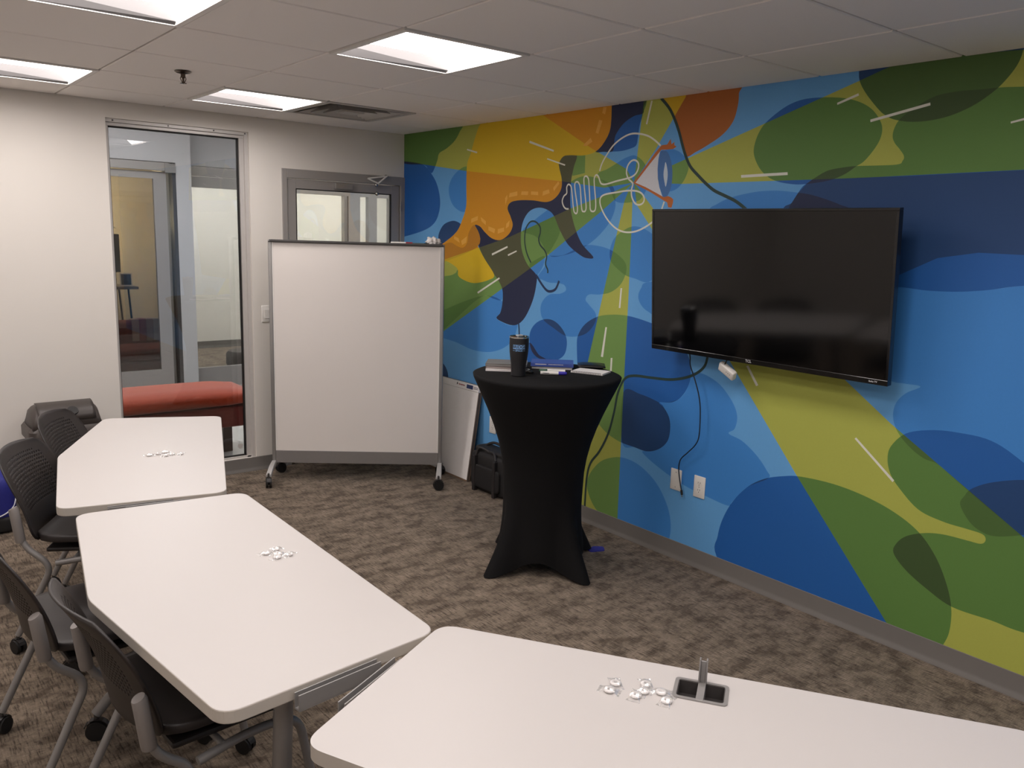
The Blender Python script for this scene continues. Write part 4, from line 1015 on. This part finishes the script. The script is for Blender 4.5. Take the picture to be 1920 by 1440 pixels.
b5 = thing('workbook', 'blue covered workbook leaning upright at the table middle', 'book', (-0.500, -2.350, TT + 0.0132), r1)
bm = bmesh.new(); bx(bm, (-0.112, -0.075, 0.0), (0.112, 0.070, 0.016)); obj('pages', bm, mat('workbook_pages', (170, 166, 176), 0.7), b5)
bm = bmesh.new(); bx(bm, (-0.114, -0.078, 0.016), (0.114, 0.072, 0.0185)); obj('cover', bm, BLUEC, b5)
bm = bmesh.new(); bx(bm, (-0.114, -0.0805, 0.0), (0.114, -0.078, 0.0185)); obj('spine', bm, BLUEC, b5)
bm = bmesh.new(); bx(bm, (-0.09, -0.0812, 0.011), (-0.03, -0.0806, 0.014)); bx(bm, (-0.02, -0.0812, 0.0115), (0.06, -0.0806, 0.0135)); obj('print_line', bm, PAPER, b5)
fo = thing('leather_folder', 'black leather folder at the right back of the cocktail table', 'folder', (-0.35, -2.435, TT), math.radians(-43))
cushion('cover', (-0.03, -0.055, 0.0), (0.12, 0.075, 0.020), mat('black_leather', (22, 20, 22), 0.35, bump=0.2, bscale=400), fo, 0.004, 10, 8)
nb = thing('spiral_notepad', 'open white spiral notepad at the right front of the cocktail table', 'notepad', (-0.44, -2.588, TT), math.radians(-66))
box('pages', (-0.088, -0.062, 0.001), (0.088, 0.062, 0.009), PAPER, nb); box('back_card', (-0.089, -0.064, 0.0), (0.089, 0.063, 0.001), GREYC, nb)
for k in range(22):
    bm = bmesh.new(); x = -0.078 + k * 0.0074
    tube_bm(bm, [(x, -0.061 + 0.0062 * math.cos(a), 0.0062 + 0.0058 * math.sin(a)) for a in [2 * math.pi * q / 9 for q in range(10)]], 0.0009, 5, cap=False); obj('spiral_ring', bm, GASKET, nb)
mg = thing('tumbler', 'black steel tumbler with clear lid and blue lettering', 'tumbler', (-0.842, -2.475, TT))
MUGM = mat('matte_black_mug', (26, 25, 28), 0.55)
lathe('body', [(0, 0.0), (0.034, 0.0), (0.037, 0.003), (0.0375, 0.03), (0.039, 0.06), (0.0445, 0.10), (0.0475, 0.125), (0.049, 0.16), (0.049, 0.194), (0.047, 0.196), (0.045, 0.19), (0.045, 0.17), (0, 0.168)], MUGM, mg, 40)
lathe('rim', [(0.0475, 0.193), (0.0496, 0.194), (0.0496, 0.199), (0.0475, 0.2005)], CHROME, mg, 40)
lathe('lid', [(0.0485, 0.197), (0.047, 0.203), (0.040, 0.204), (0.038, 0.200), (0, 0.200)], glass('lid_plastic', (0.82, 0.84, 0.86), 0.15, 0.05), mg, 40)
box('lid_slider', (-0.016, -0.010, 0.2012), (0.016, 0.010, 0.209), mat('clear_tab', (180, 186, 190), 0.2), mg, bevel=0.002)
face = math.atan2(-5.6433 + 2.475, -3.4689 + 0.842)
BLUEL = mat('light_blue_print', (124, 172, 222), 0.5)
def wrap_on_mug(me, zc, r, name, m):
    for v in me.vertices:
        a = face + v.co.x / r; rr_ = r + 0.0004 + max(0, v.co.z) * 1.0
        v.co = Vector((rr_ * math.cos(a), rr_ * math.sin(a), zc + v.co.y))
    return mobj(name, me, m, mg)
def grid_plate(w, h, n=16):
    bm = bmesh.new(); rows = [(bm.verts.new((-w/2 + w*i/n, -h/2, 0)), bm.verts.new((-w/2 + w*i/n, h/2, 0))) for i in range(n + 1)]
    for a, b in zip(rows, rows[1:]): bm.faces.new((a[0], b[0], b[1], a[1]))
    me = bpy.data.meshes.new('label_band'); bm.to_mesh(me); bm.free(); return me
wrap_on_mug(grid_plate(0.064, 0.021), 0.152, 0.0492, 'label_band', BLUEL)
wrap_on_mug(text_mesh('BRIDGE', 0.0215, 0.0003, bold=0.0005), 0.152, 0.0494, 'lettering', MUGM)
wrap_on_mug(text_mesh('SPACE', 0.0125, 0.0003, bold=0.0002), 0.1335, 0.0490, 'lettering', BLUEL)
for s in (-1, 1):
    me = grid_plate(0.011, 0.0016, 4)
    for v in me.vertices: v.co.x += s * 0.0265
    wrap_on_mug(me, 0.1335, 0.0490, 'print_dash', BLUEL)
for (lab, loc, rz, capc, L) in (('white marker with blue cap lying on the cocktail table', (-0.665, -2.545, TT), -41, (56, 48, 170), 0.135), ('white marker with green cap behind the blue capped one', (-0.625, -2.490, TT), 139, (52, 92, 70), 0.135)):
    m_ = thing('dry_erase_marker', lab, 'marker', loc, math.radians(rz))
    tube('barrel', [(-L/2, 0, 0.0092), (L/2 - 0.042, 0, 0.0092)], 0.009, WHITEPL, m_, 14)
    tube('cap', [(L/2 - 0.042, 0, 0.0092), (L/2 - 0.006, 0, 0.0092), (L/2, 0, 0.0092)], [0.0092, 0.0092, 0.006], mat('cap_%d_%d' % capc[:2], capc, 0.4), m_, 14)
    boxes('print_mark', [((-L/2 + 0.012, -0.0096, 0.0082), (-L/2 + 0.045, -0.0085, 0.0112))], mat('marker_print', (60, 62, 80), 0.5), m_)
ky = thing('key_bunch', 'small bunch of dark keys behind the black tumbler', 'keys', (-0.742, -2.425, TT), 0.4)
for k in range(4):
    a = k * 1.3; c, s = math.cos(a), math.sin(a)
    bm = bmesh.new(); disc_between(bm, (0.012 * c, 0.012 * s, 0.002 + 0.003 * k), (0.012 * c, 0.012 * s, 0.005 + 0.003 * k), 0.011, 14); disc_between(bm, (0.02 * c, 0.02 * s, 0.0035 + 0.003 * k), (0.048 * c, 0.048 * s, 0.0035 + 0.003 * k), 0.003, 6); obj('key', bm, DARKSTEEL if k % 2 else GASKET, ky)
tube('ring', [(0.014 * math.cos(a), 0.014 * math.sin(a), 0.017) for a in [2 * math.pi * q / 16 for q in range(17)]], 0.0016, CHROME, ky, 6)
rbox('key_fob', (-0.02, -0.035, 0.0), (0.012, 0.012, 0.013), 0.005, GASKET, ky)

# ------------------------------------------------------------------ television
TVW, TVH = 1.272, 0.716
tv = thing('television', 'large black wall mounted television, switched off', 'television', (-0.190, -3.405, 1.533), RX)
tv.rotation_mode = 'XYZ'; tilt = math.radians(4.8)
tv.rotation_euler = (tilt, 0, RX)
SCREEN = mat('tv_screen', (6, 6, 7), 0.09, spec=0.55); BEZEL = mat('tv_bezel', (16, 16, 17), 0.18, coat=0.3)
w, h = TVW / 2, TVH / 2
box('screen', (-w + 0.012, -0.0185, -h + 0.024), (w - 0.012, -0.0165, h - 0.012), SCREEN, tv)
boxes('bezel', [((-w, -0.021, h - 0.012), (w, 0.012, h)), ((-w, -0.021, -h), (w, 0.012, -h + 0.024)), ((-w, -0.021, -h + 0.024), (-w + 0.012, 0.012, h - 0.012)), ((w - 0.012, -0.021, -h + 0.024), (w, 0.012, h - 0.012))], BEZEL, tv, bevel=0.002)
box('back_panel', (-w + 0.004, -0.016, -h + 0.004), (w - 0.004, 0.012, h - 0.004), BLACKPL, tv)
rbox('electronics_housing', (-w * 0.72, 0.012, -h * 0.9), (w * 0.72, 0.058, h * 0.35), 0.012, BLACKPL, tv)
boxes('wall_mount', [((-0.22, 0.058, -0.16), (-0.17, 0.092, 0.2)), ((0.17, 0.058, -0.16), (0.22, 0.092, 0.2)), ((-0.30, 0.092, -0.10), (0.30, 0.165, 0.10))], BLACKPL, tv)
LOGO = mat('tv_logo', (200, 200, 204), 0.4)
def tv_text(body, size, x, z):
    me = text_mesh(body, size, 0.0002, bold=0.0003); o = mobj('logo', me, LOGO, tv)
    o.rotation_euler = (math.pi / 2, 0, 0); o.location = (x, -0.0214, z)
tv_text('TCL', 0.018, -0.035, -h + 0.013); tv_text('Roku TV', 0.010, w - 0.062, -h + 0.012)
wd = thing('wireless_adapter', 'small white adapter box hanging under the television', 'adapter', (-0.135, -3.228, 1.117), RX)
wd.rotation_euler = (math.radians(25), math.radians(28), RX)
rbox('case', (-0.055, -0.014, -0.028), (0.045, 0.014, 0.022), 0.006, WHITEPL, wd)
for k in range(3):
    bm = bmesh.new(); disc_between(bm, (0.0 + k * 0.012, -0.0146, 0.0), (0.0 + k * 0.012, -0.0138, 0.0), 0.0022, 8); obj('indicator', bm, GASKET, wd)
tube('lead', fillet([(-0.03, 0.0, 0.02), (-0.03, 0.012, 0.05), (-0.02, 0.03, 0.09)], 0.01), 0.003, GASKET, wd, 6)
uc = thing('usb_cable', 'thin dark cable hanging from the television to the wall plate', 'cable', (-0.03, -2.91, 0.35))
cpts = [(-0.10, -2.90, 1.30), (-0.085, -2.945, 1.164), (-0.070, -2.943, 1.10), (-0.065, -2.974, 1.03), (-0.062, -3.005, 0.95), (-0.060, -3.020, 0.87), (-0.055, -3.020, 0.742), (-0.050, -2.998, 0.685), (-0.042, -2.944, 0.628), (-0.034, -2.894, 0.578), (-0.028, -2.880, 0.526), (-0.024, -2.888, 0.463), (-0.022, -2.903, 0.405)]
cpts = [Vector(p) - Vector((-0.03, -2.91, 0.35)) for p in cpts]
tube('cord', catmull(cpts, 6), 0.0032, mat('navy_cord', (22, 34, 52), 0.5), uc, 8)
e = cpts[-1]; bm = bmesh.new(); tube_bm(bm, [e, e + Vector((0, -0.006, -0.025))], 0.006, 8); obj('plug', bm, GASKET, uc)
bm = bmesh.new(); tube_bm(bm, [e + Vector((0, -0.006, -0.025)), e + Vector((0, -0.009, -0.037))], 0.004, 6); obj('plug_tip', bm, CHROME, uc)

# ------------------------------------------------------------------ flip chart pad, bag, bin, backpack
fc = thing('flip_chart_pad', 'white flip chart pad leaning on the mural beside the whiteboard', 'flip chart', (-0.118, -0.80, 0.0), RX)
# local: x along the wall (towards the camera), -y into the room, leaning back
lean = math.atan2(0.100, 0.70)
fc.rotation_euler = (-lean * 0.0, 0, RX)
def leanbox(name, lo, hi, m, parent=fc):
    bm = bmesh.new(); bx(bm, lo, hi, Matrix.Rotation(-lean, 3, 'X'), (0, 0, 0)); return obj(name, bm, m, parent)
tilt_in = 0.0
leanbox('paper_stack', (-0.24, -0.012, 0.012), (0.275, 0.006, 0.640), PAPER)
leanbox('backing_board', (-0.245, 0.006, 0.0), (0.285, 0.012, 0.690), mat('brown_board', (120, 98, 80), 0.8))
hd = leanbox('header_strip', (-0.24, -0.013, 0.642), (0.275, 0.0055, 0.688), PAPER)
leanbox('edge_strip', (0.275, -0.010, 0.0), (0.283, 0.006, 0.640), mat('board_edge', (90, 78, 70), 0.8))
leanbox('bottom_block', (-0.24, -0.012, 0.0), (0.275, 0.0055, 0.011), mat('kraft', (128, 104, 84), 0.8))
prt = mat('header_red', (150, 60, 66), 0.7); ink = mat('header_ink', (50, 52, 84), 0.7)
bm = bmesh.new()
for k in range(9): bx(bm, (0.030 + k * 0.0085, -0.0136, 0.664 - (0.002 if k % 3 else 0)), (0.036 + k * 0.0085, -0.0130, 0.672), Matrix.Rotation(-lean, 3, 'X'), (0, 0, 0))
obj('header_mark', bm, prt, hd)
bm = bmesh.new(); bx(bm, (0.008, -0.0136, 0.662), (0.018, -0.013, 0.678), Matrix.Rotation(-lean, 3, 'X'), (0, 0, 0)); obj('header_mark', bm, GASKET, hd)
bm = bmesh.new(); bx(bm, (0.130, -0.0138, 0.652), (0.205, -0.013, 0.680), Matrix.Rotation(-lean, 3, 'X'), (0, 0, 0)); obj('carry_slot', bm, mat('slot_blue', (44, 62, 110), 0.6), hd)
bm = bmesh.new()
for k in range(7):
    for z in (0.668, 0.658): bx(bm, (0.215 + k * 0.0075, -0.0136, z), (0.2205 + k * 0.0075, -0.013, z + 0.005), Matrix.Rotation(-lean, 3, 'X'), (0, 0, 0))
obj('header_mark', bm, ink, hd)

def soft_box(name, lo, hi, m, parent, p=5.0, n=14, sag=0.0):
    bm = bmesh.new(); bmesh.ops.create_cube(bm, size=2.0); bmesh.ops.subdivide_edges(bm, edges=bm.edges, cuts=n, use_grid_fill=True)
    c = [(a + b) / 2 for a, b in zip(lo, hi)]; s = [(b - a) / 2 for a, b in zip(lo, hi)]
    for v in bm.verts:
        q = v.co; L = (abs(q.x) ** p + abs(q.y) ** p + abs(q.z) ** p) ** (1 / p); q = q / L
        z = q.z - (sag * (1 - q.x * q.x) if q.z > 0.5 else 0)
        v.co = Vector((c[0] + s[0] * q.x, c[1] + s[1] * q.y, c[2] + s[2] * z))
    return obj(name, bm, m, parent, smooth=True)
bg = thing('laptop_bag', 'black nylon bag on the carpet below the flip chart', 'bag', (-0.095, -1.375, 0), RX)
soft_box('body', (-0.205, -0.085, 0.0), (0.205, 0.08, 0.275), NYLON, bg, 7)
soft_box('flap', (-0.195, -0.06, 0.245), (0.195, 0.075, 0.305), NYLON, bg, 5, 10, 0.2)
soft_box('front_pocket', (-0.13, -0.105, 0.03), (0.15, -0.06, 0.19), NYLON, bg, 7, 10)
STRAP = mat('black_webbing', (36, 33, 34), 0.6, var=0.15, scale=200)
for x in (-0.12, 0.10): boxes('strap', [((x - 0.014, -0.109, 0.0), (x + 0.014, -0.080, 0.25))], STRAP, bg, bevel=0.004)
tube('handle', catmull([(-0.12, -0.085, 0.25), (-0.10, -0.07, 0.30), (-0.02, -0.05, 0.285), (0.06, -0.07, 0.29), (0.10, -0.085, 0.25)], 6), 0.009, STRAP, bg, 8)
tube('shoulder_strap', catmull([(-0.18, 0.0, 0.27), (-0.08, 0.03, 0.325), (0.06, 0.02, 0.315), (0.19, -0.01, 0.26)], 6), 0.010, STRAP, bg, 8)
rbox('buckle', (0.155, -0.05, 0.285), (0.175, -0.035, 0.30), 0.003, CHROME, bg)

tr = thing('trash_can', 'dark trash can with swing lid against the white wall', 'trash can', (-2.500, -0.215, 0))
def rrect(w, d, r): return rounded([(-w, -d), (w, -d), (w, d), (-w, d)], r, 6)
def loft(name, secs, m, parent, cap=True):
    bm = bmesh.new(); rows = [[bm.verts.new((p[0], p[1], z)) for p in poly] for poly, z in secs]
    for a, b in zip(rows, rows[1:]):
        for k2 in range(len(a)): bm.faces.new((a[k2], a[(k2 + 1) % len(a)], b[(k2 + 1) % len(a)], b[k2]))
    if cap: bm.faces.new(list(reversed(rows[0]))); bm.faces.new(rows[-1])
    o = obj(name, bm, m, parent); return smooth_by_angle(o, 35)
BIN = mat('bin_plastic', (44, 40, 39), 0.5, var=0.05); LID = mat('bin_lid', (72, 65, 62), 0.45, var=0.04)
loft('bin_body', [(rrect(0.14, 0.10, 0.05), 0.0), (rrect(0.178, 0.135, 0.055), 0.40), (rrect(0.185, 0.14, 0.055), 0.47)], BIN, tr)
loft('liner', [(rrect(0.181, 0.138, 0.055), 0.415), (rrect(0.188, 0.144, 0.056), 0.420), (rrect(0.191, 0.147, 0.057), 0.475), (rrect(0.186, 0.142, 0.055), 0.485)], mat('white_liner', (176, 172, 172), 0.4), tr)
loft('lid_collar', [(rrect(0.198, 0.155, 0.06), 0.475), (rrect(0.208, 0.162, 0.062), 0.482), (rrect(0.208, 0.162, 0.062), 0.535), (rrect(0.195, 0.150, 0.06), 0.555)], LID, tr)
def dome():
    bm = bmesh.new(); nx, ny = 22, 16; g = {}
    for i in range(nx + 1):
        for j in range(ny + 1):
            u, v = i / nx * 2 - 1, j / ny * 2 - 1
            z = 0.55 + 0.125 * (max(0.0, 1 - abs(v) ** 2.6)) ** 0.55 * (max(0, 1 - abs(u) ** 8)) ** 0.5
            g[i, j] = bm.verts.new((u * 0.192 * (1 - 0.03 * v * v), v * 0.147, z))
    for i in range(nx):
        for j in range(ny): bm.faces.new((g[i, j], g[i + 1, j], g[i + 1, j + 1], g[i, j + 1]))
    o = obj('lid_dome', bm, LID, tr, smooth=True); m = o.modifiers.new('t', 'SOLIDIFY'); m.thickness = 0.004
    bm = bmesh.new(); g = {}
    for i in range(17):
        for j in range(9):
            u, v = i / 8 - 1, -0.96 + 0.90 * j / 8
            z = 0.5555 + 0.125 * (max(0.0, 1 - abs(v) ** 2.6)) ** 0.55
            g[i, j] = bm.verts.new((u * 0.150, v * 0.150, z))
    for i in range(16):
        for j in range(8): bm.faces.new((g[i, j], g[i + 1, j], g[i + 1, j + 1], g[i, j + 1]))
    o = obj('swing_flap', bm, mat('bin_flap', (62, 56, 53), 0.42), tr, smooth=True); m = o.modifiers.new('t', 'SOLIDIFY'); m.thickness = 0.004; m.offset = 1
    lathe('flap_badge', [(0, 0), (0.032, 0), (0.03, 0.006), (0, 0.008)], GASKET, tr, 20).matrix_basis = Matrix.Translation((0.03, -0.118, 0.640)) @ rotm(math.radians(40), 'X')
dome()

bp_ = thing('backpack', 'blue backpack with white piping at the left edge of the floor', 'backpack', (-2.965, -0.33, 0), math.radians(-12))
BLUEN = mat('blue_nylon', (34, 38, 128), 0.6, var=0.08, scale=60)
soft_box('body', (-0.19, -0.11, 0.03), (0.17, 0.12, 0.34), BLUEN, bp_, 4)
soft_box('base_panel', (-0.192, -0.112, 0.0), (0.172, 0.122, 0.10), NYLON, bp_, 6)
PIPE = mat('white_piping', (214, 214, 220), 0.5)
tube('piping', catmull([(-0.17, -0.10, 0.10), (-0.05, -0.114, 0.092), (0.08, -0.112, 0.10), (0.15, -0.085, 0.13), (0.172, -0.02, 0.17), (0.165, 0.06, 0.2)], 6), 0.004, PIPE, bp_, 6)
tube('piping', catmull([(-0.10, -0.112, 0.26), (0.0, -0.116, 0.24), (0.06, -0.112, 0.25)], 5), 0.004, PIPE, bp_, 6)
tube('haul_loop', catmull([(-0.04, 0.06, 0.32), (-0.03, 0.07, 0.36), (0.03, 0.07, 0.36), (0.04, 0.06, 0.32)], 5), 0.008, NYLON, bp_, 8)
